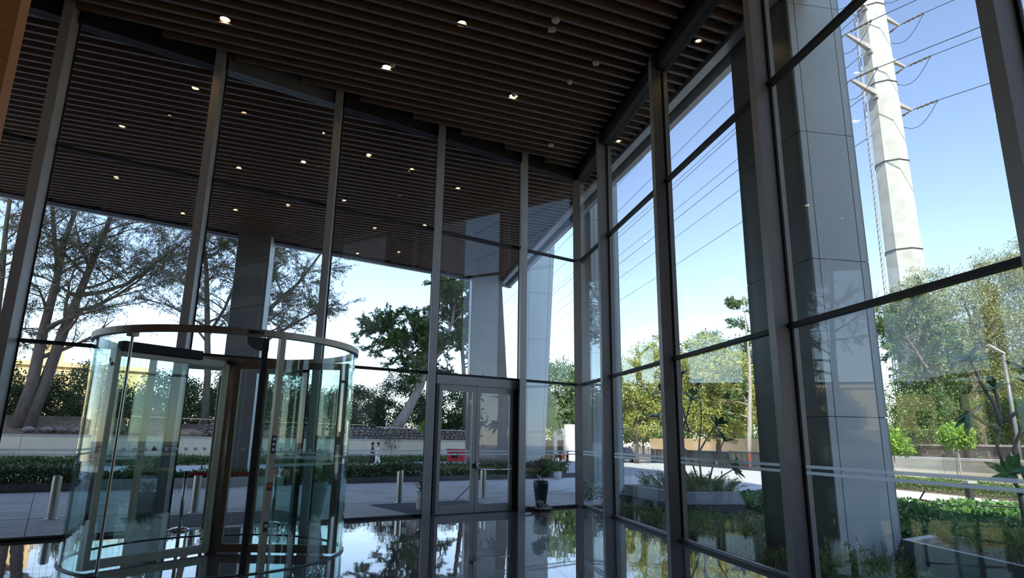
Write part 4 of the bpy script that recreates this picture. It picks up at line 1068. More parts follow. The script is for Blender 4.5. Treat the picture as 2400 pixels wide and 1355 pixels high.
for i in range(6):
    x, y = 8 + i * 7.0, 108 + (i % 2) * 5
    dense_tree('backdrop_tree', 'distant green tree far behind the driveway fence', (x, y, -0.4), [(x, y, -0.5), (x, y, 4)], [((x, y, 5), 4.2, 3.5, 4.4)], 6000, 0.5, 'leaf_mid', 100 + i, clumps=60, group='far backdrop trees behind the driveway')
dense_tree('reflection_tree', 'slim dense tree added out of view to darken the reflection in the left leaf of the double door', (26.6, 2.6, -0.5), [(26.6, 2.6, -0.6), (26.6, 2.6, 1.5), (26.6, 2.6, 4)], [((26.6, 2.6, 3.1), 1.5, 1.5, 2.8)], 7000, 0.3, 'leaf_mid', 120, clumps=70)  # unseen tree, added to block the bright reflection in the left door leaf
nb_ = thing('reflection_block', 'grey windowed block added out of view to darken the reflections in the front glass wall', 'building', (48, -43, -0.5))  # unseen block, added so the front glass reflects something dark
MB().box(-14, 14, -28, 30, 0, 41).build('wall', 'upper_wall', nb_)
for j in range(11):
    w_ = MB().box(-14.08, -14.0, -27, 29, 1.2 + j * 3.6, 3.2 + j * 3.6).build('window_band', 'dark_glass', nb_)
    for i in range(15): MB().box(-14.16, -14.08, -27 + i * 4 - 0.08, -27 + i * 4 + 0.08, 1.2 + j * 3.6, 3.2 + j * 3.6).build('window_bar', 'alu', w_)
# young staked trees
def young_tree(base, label, h, blobs, seed, mat='leaf_bright', N=2600):
    t = thing('young_tree', label, 'tree', base); r = random.Random(seed)
    MB().tube([UP(0), Vector((0.03, 0, h * 0.5)), Vector((0.06, 0, h))], [0.035, 0.028, 0.015], 6).build('trunk', 'bark_pale', t)
    MB().tube([Vector((-0.12, 0.05, 0)), Vector((-0.06, 0.05, h * 0.62))], 0.022, 6).build('stake', 'bark', t)
    MB().tube([Vector((-0.1, 0.05, h * 0.45)), Vector((0.05, 0.0, h * 0.46))], 0.014, 5).build('tie', 'rubber', t)
    leaves('foliage', clump_pts(blobs, N, seed, 40, 0.25), 0.17, mat, t, seed, 0.3, 0.7)
young_tree(RP(-7.6, 15.9, -0.06), 'young staked tree with bright green drooping leaves near the grey column', 1.9, [((0.05, 0, 1.95), 0.55, 0.5, 0.5), ((0.5, 0, 1.55), 0.35, 0.3, 0.25), ((-0.2, 0, 1.6), 0.4, 0.3, 0.25)], 5)
young_tree(RP(-7.3, 18.8, -0.06), 'young staked tree with yellow-green leaves in front of the sign wall', 2.0, [((0.0, 0, 2.2), 0.6, 0.5, 0.5), ((0.35, 0, 1.9), 0.4, 0.3, 0.3)], 6)
young_tree(Vector((3.4, 52, -0.3)), 'young tree with fresh green leaves beside the white gatehouse', 3.2, [((0.0, 0, 3.6), 0.8, 0.7, 0.8), ((0.3, 0, 2.9), 0.5, 0.4, 0.4)], 7)
young_tree(LP(-15.5, 38.0, -0.35), 'young tree with fresh green leaves by the cream wall near the red hose box', 2.6, [((0.0, 0, 3.0), 0.6, 0.6, 0.6)], 8)
young_tree(LP(-12.3, 38.2, -0.35), 'thin young tree with few leaves against the cream wall', 2.4, [((0.0, 0, 1.9), 0.7, 0.5, 0.9)], 9, 'leaf_grey', 420)

# ------------------------------------------------------------------ hedges, ground cover, walls on the right
hedge('clipped_hedge', 'low clipped box hedge along the pale path', 30000, -9, 8, 15.25, 16.4, -0.06, 0.40, 0.06, 'leaf_mid', 15, RP, 0.06)
hedge('loose_hedge', 'loose mixed hedge behind the clipped one', 16000, -11, 8, 17.3, 18.4, -0.06, 0.42, 0.10, 'leaf_olive', 16, RP, 0.5)
def cover(name, label, N, s0, s1, n0, n1, z1, seed, size=0.15):
    hedge(name, label, N, s0, s1, n0, n1, -0.1, z1, size, 'leaf_cover', seed, RP, 0.3, aspect=0.62)
cover('ground_cover', 'dense ground cover with glossy green leaves between planter and path', 40000, 0.6, 12, 4.4, 11.6, 0.24, 17, 0.12)
cover('ground_cover', 'patch of glossy leaved ground cover behind the grey planter', 15000, -2.8, 0.4, 4.6, 9.3, 0.22, 18, 0.11)
for (s_, n_, seed) in ((-1.6, 0.7, 31), (0.2, 0.62, 32)):
    t = thing('small_shrub', 'small leafy shrub at the foot of the right-hand glass near the corner', 'shrub', RP(s_, n_, -0.1), 0, 'small shrubs by the corner glass')
    leaves('foliage', clump_pts([((0, 0, 0.35), 0.3, 0.3, 0.3)], 220, seed, 24, 0.2), 0.10, 'leaf_mid', t, seed, 0.5)
    MB().tube([(0, 0, 0), (0.03, 0, 0.4)], [0.012, 0.005], 5).build('stem', 'twig', t)

cr_ = struct('wall_low_right', 'low cream wall with a pale coping beyond the hedges')
s = -20.0
while s < 10:
    boxR(MB(), s + 0.01, s + 4.99, 20.6, 20.9, -0.5, 1.02).build('wall_panel', 'cream', cr_)
    boxR(MB(), s + 0.005, s + 4.995, 20.52, 20.98, 1.02, 1.13).build('coping', 'walk', cr_); s += 5.0
for z in (0.3, 0.62):
    boxR(MB(), -20, 10, 20.585, 20.6, z, z + 0.02).build('groove', 'cream_cap', cr_)
sg = thing('sign_wall', 'dark stone sign wall with raised letters seen behind the low cream wall', 'wall', RP(-12, 25, -0.4))
o0 = sg.location.copy()
lo(boxR(MB(), -26, 8, 24.8, 25.3, -0.4, 1.66)).build('slab', 'sign_stone', sg)
lo(boxR(MB(), -26, 8, 24.72, 25.38, 1.66, 1.76)).build('coping', 'cream_cap', sg)
for ch, s_, sx in (('C', -15.5, -1), ('A', -14.3, 1), ('n', -13.5, 1), ('I', -12.7, 1), ('E', -12.1, 1), ('I', -11.5, 1), ('A', -10.2, 1), ('W', -9.3, 1)):
    text3d(ch, 0.62, RP(s_, 24.78, 1.30) - o0, -dR * sx, (0, 0, 1), 'sign_letter', sg, 'letter', 0.02)
tag(boxR(MB(), -60, 24, 21.0, 60, -0.54, -0.45).build('floor_plaza', 'soil_dry'), 'bare sunny ground beyond the low wall', kind='structure')

# grey planter with sloping sides, a clump of grass and a plumeria
def planter(name, label, poly, z0, z1, inset, mats, cap_w=0.16):
    """poly: plan outline at its widest (mid height); sides slope in to the rim"""
    base = sum((Vector(q) for q in poly), Vector()) / len(poly)
    t = thing(name, label, 'planter', (base.x, base.y, z0)); n = len(poly)
    P = [Vector(q) - base for q in poly]
    def ins(pts, k): return [q * (1 - k / q.length) for q in pts]
    zm = (z1 - z0) * 0.62; H = z1 - z0
    a = [q + UP(0) for q in ins(P, inset * 0.4)]; b = [q + UP(zm) for q in P]; c = [q + UP(H) for q in ins(P, inset)]
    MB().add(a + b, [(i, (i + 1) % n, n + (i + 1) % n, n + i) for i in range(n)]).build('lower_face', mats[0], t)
    for i in range(n):
        q0, q1 = b[i].lerp(b[(i + 1) % n], 0.004), b[i].lerp(b[(i + 1) % n], 0.996); r0_, r1_ = c[i].lerp(c[(i + 1) % n], 0.004), c[i].lerp(c[(i + 1) % n], 0.996)
        MB().add([q0, q1, r1_, r0_], [(0, 1, 2, 3)]).build('upper_face', mats[1], t)
    d = ins(c, 0); e = [Vector((q.x, q.y, 0)) for q in ins([Vector((q.x, q.y, 0)) for q in c], cap_w)]
    e = [q + UP(H) for q in e]; f_ = [q - UP(0.12) for q in e]
    MB().add(c + e + f_, [(i, (i + 1) % n, n + (i + 1) % n, n + i) for i in range(n)] + [(n + i, n + (i + 1) % n, 2 * n + (i + 1) % n, 2 * n + i) for i in range(n)]).build('rim', mats[2], t)
    MB().add([q + UP(0.04) for q in f_], [tuple(range(n))]).build('soil', 'soil', t)
    return t
pl1 = [RP(-0.10, 1.05), RP(2.75, 1.38), RP(2.75, 3.05), RP(1.3, 3.6), RP(-0.10, 3.4)]
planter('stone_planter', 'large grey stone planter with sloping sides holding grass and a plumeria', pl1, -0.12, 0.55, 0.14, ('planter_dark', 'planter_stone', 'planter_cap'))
pl2 = [RP(8.75, 1.75), RP(13.2, 1.35), RP(13.2, 3.3), RP(10.5, 3.5), RP(8.3, 2.75)]
planter('stone_planter', 'dark stone planter at the foot of the broad clad column', pl2, -0.12, 0.43, 0.10, ('planter_dark', 'planter_dark', 'planter_cap'))

def grass_clump(name, label, base, N, rx, ry, h, mat, seed, group=None, cat='grass'):
    """feathery upright plumes, each a curved stem with leaflets"""
    t = thing(name, label, cat, base, 0, group); r = random.Random(seed); st = MB(); tips = []
    for i in range(N):
        a = r.uniform(0, 6.283); k = math.sqrt(r.random()); q = Vector((rx * k * math.cos(a), ry * k * math.sin(a), 0))
        d = Vector((math.cos(a) * 0.55 * k + r.uniform(-.25, .25), math.sin(a) * 0.55 * k + r.uniform(-.25, .25), 1)).normalized()
        L = h * r.uniform(0.6, 1.1); pts = [q]
        for j in range(5):
            d = (d + Vector((d.x * 0.12, d.y * 0.12, -0.05 * j))).normalized(); pts.append(pts[-1] + d * L / 5)
        st.tube(pts, [0.006, 0.005, 0.005, 0.004, 0.003, 0.002], 3, False)
        tips += [(pts[j], pts[j + 1]) for j in range(1, 5)]
    o = st.build('stems', 'twig', t)
    P, D = spread(tips, 9, 0.008, seed)
    leaves('foliage', P, 0.065, mat, t, seed, 0.22, -0.1, D * 0.6)
    return t
grass_clump('foxtail_grass', 'green foxtail grass clump nearer the far end of the grey planter', RP(0.55, 2.3, 0.44), 90, 0.75, 0.6, 0.55, 'leaf_fern', 41)
grass_clump('foxtail_grass', 'broad green foxtail grass clump filling the near half of the grey planter', RP(1.75, 2.45, 0.44), 130, 0.75, 0.7, 0.5, 'leaf_fern', 42)
FG = 'ferns in the soil along the right-hand glass'
fr = random.Random(6)
for (s_, n_, h_) in ((2.9, 0.9, .42), (3.6, 1.5, .4), (3.4, 0.6, .38), (4.4, 1.0, .42), (4.1, 2.1, .38), (5.2, 1.6, .5), (5.0, 0.55, .36), (5.9, 0.8, .42), (6.0, 0.6, .3), (6.9, 0.58, .28), (7.8, 0.58, .28), (8.8, 0.75, .5), (9.0, 1.35, .5), (9.2, 0.7, .5), (9.9, 0.8, .45), (9.0, 1.02, .45), (1.2, 0.6, .35), (2.0, 0.75, .36), (3.0, 2.0, .34), (5.6, 2.6, .4)):
    grass_clump('fern', 'low feathery fern growing in the soil along the right-hand glass wall', RP(s_, n_, -0.1), 34, 0.24, 0.24, h_, 'leaf_fern', int(s_ * 100 + n_ * 10), FG, 'fern')
for (s_, n_) in ((9.3, 2.5), (10.1, 2.3), (10.9, 2.3), (11.8, 2.2), (10.5, 2.9), (9.6, 3.0), (11.3, 2.8)):
    grass_clump('planter_fern', 'feathery fern spilling over the rim of the dark planter', RP(s_, n_, 0.33), 44, 0.3, 0.3, 0.42, 'leaf_fern', int(s_ * 77), 'ferns in the dark planter', 'fern')
# leaf litter on the bed
rg = np.random.default_rng(9); N = 9000
ss = rg.uniform(-2.8, 13, N); nn_ = rg.uniform(0.15, 4.4, N)
ok_ = ~((ss > 6.4) & (ss < 8.5) & (nn_ > 1.15) & (nn_ < 2.3)) & ~((ss > -0.2) & (ss < 2.9) & (nn_ > 0.95) & (nn_ < 3.7)) & ~((ss > 8.2) & (nn_ > 1.3))
ss = ss[ok_]; nn_ = nn_[ok_]; N = len(ss)
P = np.array(K)[None] - ss[:, None] * np.array(dR)[None] + nn_[:, None] * np.array(nR)[None] + np.c_[np.zeros(N), np.zeros(N), -0.095 + rg.random(N) * 0.03]
lt_ = leaves('leaf_litter', P, 0.09, 'leaf_dry', None, 9, 0.5, up=0.85); tag(lt_, 'dry leaf litter scattered over the soil by the right-hand glass', 'leaf litter')

# plumerias: forked grey stems, each leaf a piece of its own
def plum_leaf_mesh():
    m = MB(); vs = []; fs = []; n = 7
    for i in range(n):
        f = i / (n - 1); w = 0.165 * math.sin(math.pi * min(1, f * 0.86 + 0.09)) ** 0.9 * (1 if f < 0.98 else 0.2)
        z = 0.12 * f - 0.22 * f * f
        vs += [(f, -w, z + 0.03), (f, 0, z), (f, w, z + 0.03)]
    for i in range(n - 1):
        o = 3 * i; fs += [(o, o + 3, o + 4, o + 1), (o + 1, o + 4, o + 5, o + 2)]
    return m.add(vs, fs).mesh('leaf', 'plumeria_leaf', True)
PLM = plum_leaf_mesh()
def rosette(t, tip, d, n, L, rng):
    d = Vector(d).normalized()
    for i in range(n):
        a = i * 2.4 + rng.random() * 0.5; s1_ = d.orthogonal().normalized(); s2_ = d.cross(s1_)
        x = (s1_ * math.cos(a) + s2_ * math.sin(a) + d * rng.uniform(0.0, 0.7)).normalized(); y = d.cross(x).normalized(); z = x.cross(y)
        k = L * rng.uniform(0.75, 1.15)
        o = bpy.data.objects.new('leaf', PLM); COL.objects.link(o); o.parent = t
        q = Vector(tip) + d * rng.uniform(-0.08, 0.04)
        o.matrix_local = Matrix(((x.x * k, y.x * k, z.x * k, q.x), (x.y * k, y.y * k, z.y * k, q.y), (x.z * k, y.z * k, z.z * k, q.z), (0, 0, 0, 1)))
def plumeria(label, base, stems, seed, L, nl, r0=0.035):
    t = thing('plumeria', label, 'tree', base); b = Vector(base); rng = random.Random(seed)
    for pts, lf in stems:
        P = [Vector(q) - b for q in pts]; n = len(P)
        MB().tube(P, [r0 * (1 - 0.5 * i / max(1, n - 1)) for i in range(n)], 7).build('stem', 'plumeria_stem', t, smooth=True)
        if lf: rosette(t, P[-1], P[-1] - P[-2], nl, L, rng)
    return t
plumeria('plumeria with several bare forked stems growing from the grey planter', (4.75, 16.2, 0.44),
   [([(4.70, 16.2, 0.44), (4.5, 16.25, 1.2), (4.25, 16.3, 1.7)], 0), ([(4.25, 16.3, 1.7), (4.0, 16.2, 2.3), (3.85, 16.3, 2.9)], 1), ([(4.25, 16.3, 1.7), (4.5, 16.4, 2.4), (4.6, 16.3, 2.75)], 1),
    ([(4.8, 16.2, 0.44), (5.0, 16.2, 1.1), (5.35, 16.25, 1.75)], 1), ([(4.85, 16.25, 0.44), (5.15, 16.1, 0.85), (5.5, 16.1, 1.05)], 1), ([(4.75, 16.3, 0.44), (4.75, 16.5, 1.4), (4.85, 16.4, 2.3), (4.8, 16.4, 3.1)], 1),
    ([(4.6, 16.3, 0.44), (4.2, 16.4, 1.3), (3.75, 16.5, 2.3)], 1), ([(4.75, 16.5, 1.4), (5.1, 16.6, 1.9), (5.3, 16.6, 2.1)], 1), ([(4.5, 16.35, 1.9), (4.35, 16.4, 2.6), (4.4, 16.4, 3.35)], 1)], 3, 0.36, 12, 0.026)
plumeria('plumeria with big dark leaves in the dark planter by the last mullion', (9.55, 12.4, 0.33),
   [([(9.62, 12.5, 0.0), (9.60, 12.5, 0.9), (9.40, 12.5, 1.25), (9.32, 12.5, 1.7), (9.45, 12.5, 2.05)], 0), ([(9.45, 12.5, 2.05), (9.36, 12.45, 2.45), (9.2, 12.5, 2.85), (9.02, 12.45, 3.3)], 1),
    ([(9.45, 12.5, 2.05), (9.48, 12.5, 2.4), (9.44, 12.5, 2.75)], 1), ([(9.42, 12.5, 1.98), (9.1, 12.45, 2.1), (8.82, 12.4, 2.28)], 1), ([(9.46, 12.5, 2.1), (9.8, 12.4, 2.35), (10.15, 12.4, 2.75)], 1),
    ([(9.66, 12.5, 0.0), (9.78, 12.5, 1.0), (9.62, 12.5, 1.6), (9.9, 12.5, 2.1), (10.2, 12.5, 3.1)], 1), ([(9.6, 12.45, 0.8), (9.4, 12.3, 1.0), (9.28, 12.2, 1.18)], 1), ([(9.8, 12.5, 2.0), (10.1, 12.4, 2.15), (10.4, 12.3, 2.3)], 1)], 4, 0.44, 10, 0.045)

# ------------------------------------------------------------------ pots
def pot(name, label, base, prof, mat, plant, rz=0.0):
    t = thing(name, label, 'potted plant', base, rz)
    MB().lathe(prof, (0, 0, 0), 28, cap=False).build('pot', mat, t, smooth=True)
    zt = prof[-1][1]
    MB().lathe([(0, zt - 0.05), (prof[-1][0] * 0.98, zt - 0.05)], (0, 0, 0), 24, cap=False).build('soil', 'soil', t)
    plant(t, zt)
    return t
VASE = [(0, 0), (0.115, 0), (0.125, 0.02), (0.165, 0.28), (0.19, 0.46), (0.195, 0.58), (0.19, 0.64), (0.178, 0.64), (0.178, 0.58)]
def shrub_plant(t, zt):
    MB().tube([(-0.06, 0, zt - 0.06), (-0.055, 0.01, zt + 0.25)], [0.012, 0.008], 6).build('stem', 'bark', t)
    MB().tube([(0.04, 0, zt - 0.06), (0.05, 0.0, zt + 0.28)], [0.014, 0.008], 6).build('stem', 'bark', t)
    leaves('foliage', clump_pts([((-0.05, 0, zt + 0.38), 0.12, 0.12, 0.19), ((0.1, 0, zt + 0.27), 0.10, 0.10, 0.17)], 1500, 3, 40, 0.22), 0.05, 'leaf_dark', t, 3, 0.5)
pot('potted_shrub', 'small dark shrub in a tall glossy dark green vase outside the corner bay', LP(1.10, 0.36, 0.0), VASE, 'pot_green', shrub_plant)
WP = [(0, 0), (0.13, 0), (0.14, 0.02), (0.175, 0.25), (0.19, 0.42), (0.175, 0.42), (0.17, 0.40)]
def leafy(t, zt, mat='leaf_dark', n=26, L=0.2, h=0.2):
    r = random.Random(2)
    for i in range(n):
        a = r.uniform(0, 6.28); x = Vector((math.cos(a), math.sin(a), r.uniform(0.2, 1.4))).normalized(); y = UP(1).cross(x).normalized(); z = x.cross(y); k = L * r.uniform(0.8, 1.4)
        o = bpy.data.objects.new('leaf', PLD); COL.objects.link(o); o.parent = t
        q = Vector((x.x * 0.06, x.y * 0.06, zt + r.uniform(-0.02, h)))
        o.matrix_local = Matrix(((x.x * k, y.x * k, z.x * k, q.x), (x.y * k, y.y * k, z.y * k, q.y), (x.z * k, y.z * k, z.z * k, q.z), (0, 0, 0, 1)))
    MB().tube([(0, 0, zt - 0.06), (0.01, 0, zt + h)], [0.012, 0.006], 6).build('stem', 'bark', t)
PLD = PLM.copy(); PLD.materials.clear(); PLD.materials.append(MATS['leaf_dark'])
pot('potted_plant', 'plant with dark drooping leaves in a white pot behind the door mullion', LP(4.08, 1.14, 0.0), WP, 'pot_white', leafy)
TP = [(0, 0), (0.15, 0), (0.16, 0.02), (0.22, 0.40), (0.26, 0.68), (0.265, 0.74), (0.245, 0.74), (0.24, 0.70)]
def bushy(t, zt):
    MB().tube([(0, 0, zt - 0.06), (0.02, 0, zt + 0.3)], [0.02, 0.01], 6).build('stem', 'bark', t)
    leaves('foliage', clump_pts([((0, 0, zt + 0.30), 0.26, 0.26, 0.34)], 900, 6, 40, 0.3), 0.10, 'leaf_mid', t, 6, 0.4)
pot('potted_shrub', 'leafy shrub in a tall pale planter right of the revolving door opening', LP(6.92, 0.56, 0.0), TP, 'pot_pale', bushy)
def spiky(t, zt): leafy(t, zt, n=22, L=0.16, h=0.12)
pot('potted_plant', 'low plant in a tall dark green planter left of the revolving door opening', LP(10.02, 0.40, 0.0), [(r_, z_ * 0.86) for r_, z_ in TP], 'pot_green', spiky)
SP = [(0, 0), (0.14, 0), (0.19, 0.32), (0.21, 0.36), (0.19, 0.36), (0.185, 0.33)]
def tuft(t, zt): leaves('foliage', clump_pts([((0, 0, zt + 0.12), 0.24, 0.24, 0.13)], 420, 8, 24, 0.25), 0.10, 'leaf_mid', t, 8, 0.5)
PW = 'small green plant in a white bucket pot at the end of the hedge kerb'
for (x, y) in ((2.12, 29.0), (1.40, 29.3)):
    t = pot('potted_plant', PW, (x, y, 0.0), SP, 'pot_white', tuft); t['group'] = 'white bucket pots at the kerb end'
t = thing('low_bush', 'low leafy bush in the end of the hedge bed beside the white pots', 'bush', LP(-7.3, 10.9, 0.1))
leaves('foliage', clump_pts([((0, 0, 0.38), 0.5, 0.4, 0.36)], 1800, 12, 40, 0.22), 0.12, 'leaf_mid', t, 12, 0.5)
MB().tube([(0, 0, -0.05), (0.05, 0, 0.5)], [0.02, 0.008], 5).build('stem', 'twig', t)
# ------------------------------------------------------------------ bollards, hose box, hydrant, cone
BG = 'steel bollards along the forecourt'
def bollard(p):
    t = thing('bollard', 'round stainless steel bollard with a slanted top on the forecourt', 'bollard', p, azim(-nL), BG)
    n = 22; r = 0.085; vs = []
    for z, sl in ((0.0, 0), (0.78, 0.06)):
        for k in range(n):
            a = 2 * math.pi * k / n; vs.append((r * math.cos(a), r * math.sin(a), z + sl * math.cos(a)))
    m = MB().add(vs, [(k, (k + 1) % n, n + (k + 1) % n, n + k) for k in range(n)] + [tuple(range(n, 2 * n))])
    m.build('tube', 'steel', t, smooth=False)
    MB().lathe([(0.085, 0), (0.12, 0), (0.12, 0.012), (0.085, 0.02)], (0, 0, 0), 22, cap=False).build('base_ring', 'chrome', t)
for s, n in ((3.85, 2.90), (8.77, 2.90), (11.34, 2.97), (1.15, 3.02), (6.3, 2.95)):
    if s != 6.3: bollard(LP(s, n, 0.0))

hb = thing('hose_box', 'red double hose cabinet on legs beside the hedge', 'cabinet', (-3.55, 48.4, -0.35), 0.05)
MB().box(-1.05, 1.05, -0.2, 0.2, 0.42, 1.22).build('body', 'red_paint', hb, bevel=0.02)
MB().box(-1.12, 1.12, -0.27, 0.27, 1.22, 1.30).build('roof', 'red_dark', hb)
for x in (-0.85, 0.85): MB().box(x - 0.05, x + 0.05, -0.1, 0.1, 0, 0.42).build('leg', 'black', hb)
for x in (-0.52, 0.52):
    d_ = MB().box(x - 0.48, x + 0.48, -0.23, -0.2, 0.46, 1.18).build('door', 'red_paint', hb, bevel=0.01)
    w_ = MB().box(x - 0.24, x + 0.24, -0.245, -0.23, 0.66, 1.06).build('window', 'dark_glass', d_)
    MB().box(x - 0.10, x + 0.10, -0.252, -0.245, 0.86, 1.0).build('notice', 'white', d_)
    MB().box(x + 0.36, x + 0.42, -0.25, -0.23, 0.78, 0.92).build('handle', 'black', d_)
hy = thing('hydrant', 'dark red hydrant pipe standing in the hedge left of the hose box', 'hydrant', LP(-9.8, 26.0, -0.35))
MB().tube([UP(0), UP(1.25)], 0.075, 12).build('riser', 'red_dark', hy, smooth=True)
MB().tube([Vector((-0.22, 0, 1.15)), Vector((0.26, 0, 1.15))], 0.06, 10).build('outlet', 'red_dark', hy, smooth=True)
MB().tube([Vector((0, 0, 1.25)), Vector((0, 0, 1.33))], 0.12, 12).build('hand_wheel', 'red_paint', hy)
MB().lathe([(0, 0), (0.14, 0), (0.14, 0.03), (0, 0.03)], (0, 0, 0), 14, cap=False).build('flange', 'red_dark', hy)
def cone(p, label, h=0.75, group=None):
    t = thing('traffic_cone', label, 'traffic cone', p, 0, group); k = h / 0.75
    MB().box(-0.24 * k, 0.24 * k, -0.24 * k, 0.24 * k, 0, 0.03).build('base', 'rubber', t, bevel=0.01)
    MB().lathe([(0.175 * k, 0.03), (0.125 * k, 0.30 * k)], (0, 0, 0), 18, cap=False).build('body', 'orange', t, smooth=True)
    MB().lathe([(0.125 * k, 0.30 * k), (0.085 * k, 0.52 * k)], (0, 0, 0), 18, cap=False).build('reflective_band', 'white', t, smooth=True)
    MB().lathe([(0.085 * k, 0.52 * k), (0.045 * k, 0.74 * k), (0.0, 0.75 * k)], (0, 0, 0), 18, cap=False).build('tip', 'orange', t, smooth=True)
    return t
ct = cone((3.45, 42.2, -0.19), 'orange and white traffic cone standing on the driveway by the gatehouse', 0.95)
MB().lathe([(0, 0.86), (0.12, 0.86), (0.13, 0.98), (0.12, 1.1), (0, 1.1)], (0, 0, 0), 14, cap=False).build('chain_cap', 'orange', ct)
for (s_, n_) in ((-28.6, 21.6), (-33.4, 21.4)):
    p = RP(s_, n_, -0.45)
    t = thing('barrier_post', 'orange and white plastic barrier post behind the black fence', 'barrier', p, 0, 'orange posts behind the fence')
    MB().lathe([(0, 0), (0.25, 0), (0.25, 0.08), (0.1, 0.12), (0.09, 0.5)], (0, 0, 0), 14, cap=False).build('base', 'orange', t)
    MB().lathe([(0.09, 0.5), (0.09, 0.8)], (0, 0, 0), 14, cap=False).build('band', 'white', t)
    MB().lathe([(0.09, 0.8), (0.09, 1.35), (0.0, 1.4)], (0, 0, 0), 14, cap=False).build('shaft', 'orange', t)

# ------------------------------------------------------------------ gatehouse, motorbikes
gh = thing('gatehouse', 'small white stone clad gatehouse with dark doorways', 'building', (6.3, 67.5, -0.4), -0.12)
MB().box(-1.7, -0.6, -0.95, 3.5, 0, 3.25).build('side_wall', 'concrete', gh)
for j in range(6):
    for i in range(3):
        MB().box(-0.6 + i * 1.2 + 0.01, 0.6 + i * 1.2 - 0.01, -1.2, -0.95, 0.1 + j * 0.6 + 0.01, 0.7 + j * 0.6 - 0.01).build('stone_panel', 'concrete_b', gh)
MB().box(-0.62, 3.0, -1.15, 3.5, 0, 3.6).build('front_block', 'concrete', gh)
dw = MB().box(-1.35, -0.75, -0.99, -0.93, 0.0, 2.1).build('doorway', 'black', gh)
MB().box(-1.15, -1.0, -1.01, -0.98, 0.9, 1.9).build('pane', 'dark_glass', dw)
MB().box(0.55, 1.1, -1.23, -1.19, 0.0, 2.1).build('doorway', 'black', gh)
def wheel(m, c, r, w):
    m.tube([Vector(c) - Vector((0, w / 2, 0)), Vector(c) + Vector((0, w / 2, 0))], r, 16)
def motorbike(p, rz, label):
    t = thing('motorbike', label, 'motorbike', p, rz, 'motorbikes parked at the gatehouse')
    for x in (-0.62, 0.62):
        w_ = MB(); wheel(w_, (x, 0, 0.3), 0.30, 0.1); o = w_.build('wheel', 'rubber', t)
        h_ = MB(); wheel(h_, (x, 0, 0.3), 0.16, 0.105); h_.build('rim', 'steel', o)
    MB().prism([(-0.75, -0.1, 0.62), (-0.25, -0.1, 0.42), (0.25, -0.1, 0.40), (0.5, -0.1, 0.72), (0.15, -0.1, 0.85), (-0.1, -0.1, 0.76)], (0, 0.2, 0)).build('body', 'cloth_black', t, bevel=0.03)
    MB().box(-0.75, 0.0, -0.12, 0.12, 0.76, 0.85).build('seat', 'rubber', t, bevel=0.03)
    MB().tube([(0.62, 0, 0.3), (0.42, 0, 0.95)], 0.035, 8).build('fork', 'steel', t)
    MB().tube([(0.36, -0.33, 1.02), (0.42, 0, 0.97), (0.36, 0.33, 1.02)], 0.02, 8).build('handlebar', 'alu_dark', t)
    MB().lathe([(0, 0), (0.09, 0.0), (0.09, 0.1), (0, 0.13)], (0.5, 0, 0.85), 12, cap=False).build('headlamp', 'white', t)
    MB().box(-0.12, 0.2, -0.1, 0.1, 0.2, 0.44).build('engine', 'steel', t)
ML = 'dark motorbike parked in front of the gatehouse'
for (x, y, a) in ((4.3, 60.0, 1.3), (5.3, 60.3, 1.5), (6.3, 60.0, 1.2)): motorbike((x, y, -0.34), a, ML)

# ------------------------------------------------------------------ black sliding gate and railings on the driveway
ga = thing('sliding_gate', 'black metal sliding gate with upright bars along the driveway', 'gate', RP(-33, 20, -0.42)); o0 = ga.location.copy()
def gz(s): return -0.28 - (-24 - s) * 0.006
for (a, b) in ((-24.0, -28.5), (-28.6, -36.0), (-36.1, -43.5)):
    z0 = gz((a + b) / 2)
    for z, h in ((z0 + 0.08, 0.09), (z0 + 1.30, 0.07), (z0 + 0.45, 0.05)):
        lo(boxR(MB(), b, a, 19.97, 20.03, z, z + h)).build('rail', 'fence', ga)
    for s_ in (a, b): lo(boxR(MB(), s_ - 0.05, s_ + 0.05, 19.93, 20.07, z0 - 0.1, z0 + 1.42)).build('post', 'fence', ga)
    n = int(abs(a - b) / 0.16)
    for i in range(1, n):
        s_ = a + (b - a) * i / n
        lo(boxR(MB(), s_ - 0.018, s_ + 0.018, 19.98, 20.02, z0 + 0.12, z0 + 1.32)).build('bar', 'fence', ga)
    if a == -28.6: lo(boxR(MB(), b, a, 20.03, 20.05, z0 + 0.75, z0 + 1.34)).build('mesh_panel', 'fence', ga)
kb = thing('gate_kerb', 'low pale kerb under the black sliding gate', 'kerb', RP(-34, 20.9, -0.45)); o0 = kb.location.copy()
for i in range(10): lo(boxR(MB(), -24 - i * 2.6 - 2.58, -24 - i * 2.6, 20.2, 20.55, -0.45, -0.2 - 0.012 * i)).build('kerb_stone', 'walk', kb)
fw = thing('railing', 'thin black railing along the far edge of the driveway', 'railing', RP(-55, 26, -0.45)); o0 = fw.location.copy()
for z in (0.3, 1.25): lo(boxR(MB(), -75, -30, 25.98, 26.02, -0.45 + z, -0.41 + z)).build('rail', 'fence', fw)
m = MB()
for i in range(180): boxR(m, -75 + i * 0.25, -74.97 + i * 0.25, 25.98, 26.02, -0.45, 0.85)
q = lo(m).build('bars', 'fence', fw); q['kind'] = 'stuff'
tag(boxR(MB(), -78, -30, 34, 34.4, -0.5, 2.2).build('wall_far', 'ochre'), 'sunlit ochre wall behind the trees beyond the driveway', kind='structure')
t = thing('tarpaulin', 'turquoise sheet hanging on the railing beneath the slender tree', 'tarpaulin', (21.2, 53.2, -0.4))
MB().prism([(-0.5, 0, 0.6), (-0.1, 0.05, 0.55), (0.3, 0, 0.62), (0.42, 0.05, 1.7), (0.1, 0, 2.1), (-0.3, 0.05, 1.8)], (0, 0.06, 0)).build('sheet', 'green_sheet', t)
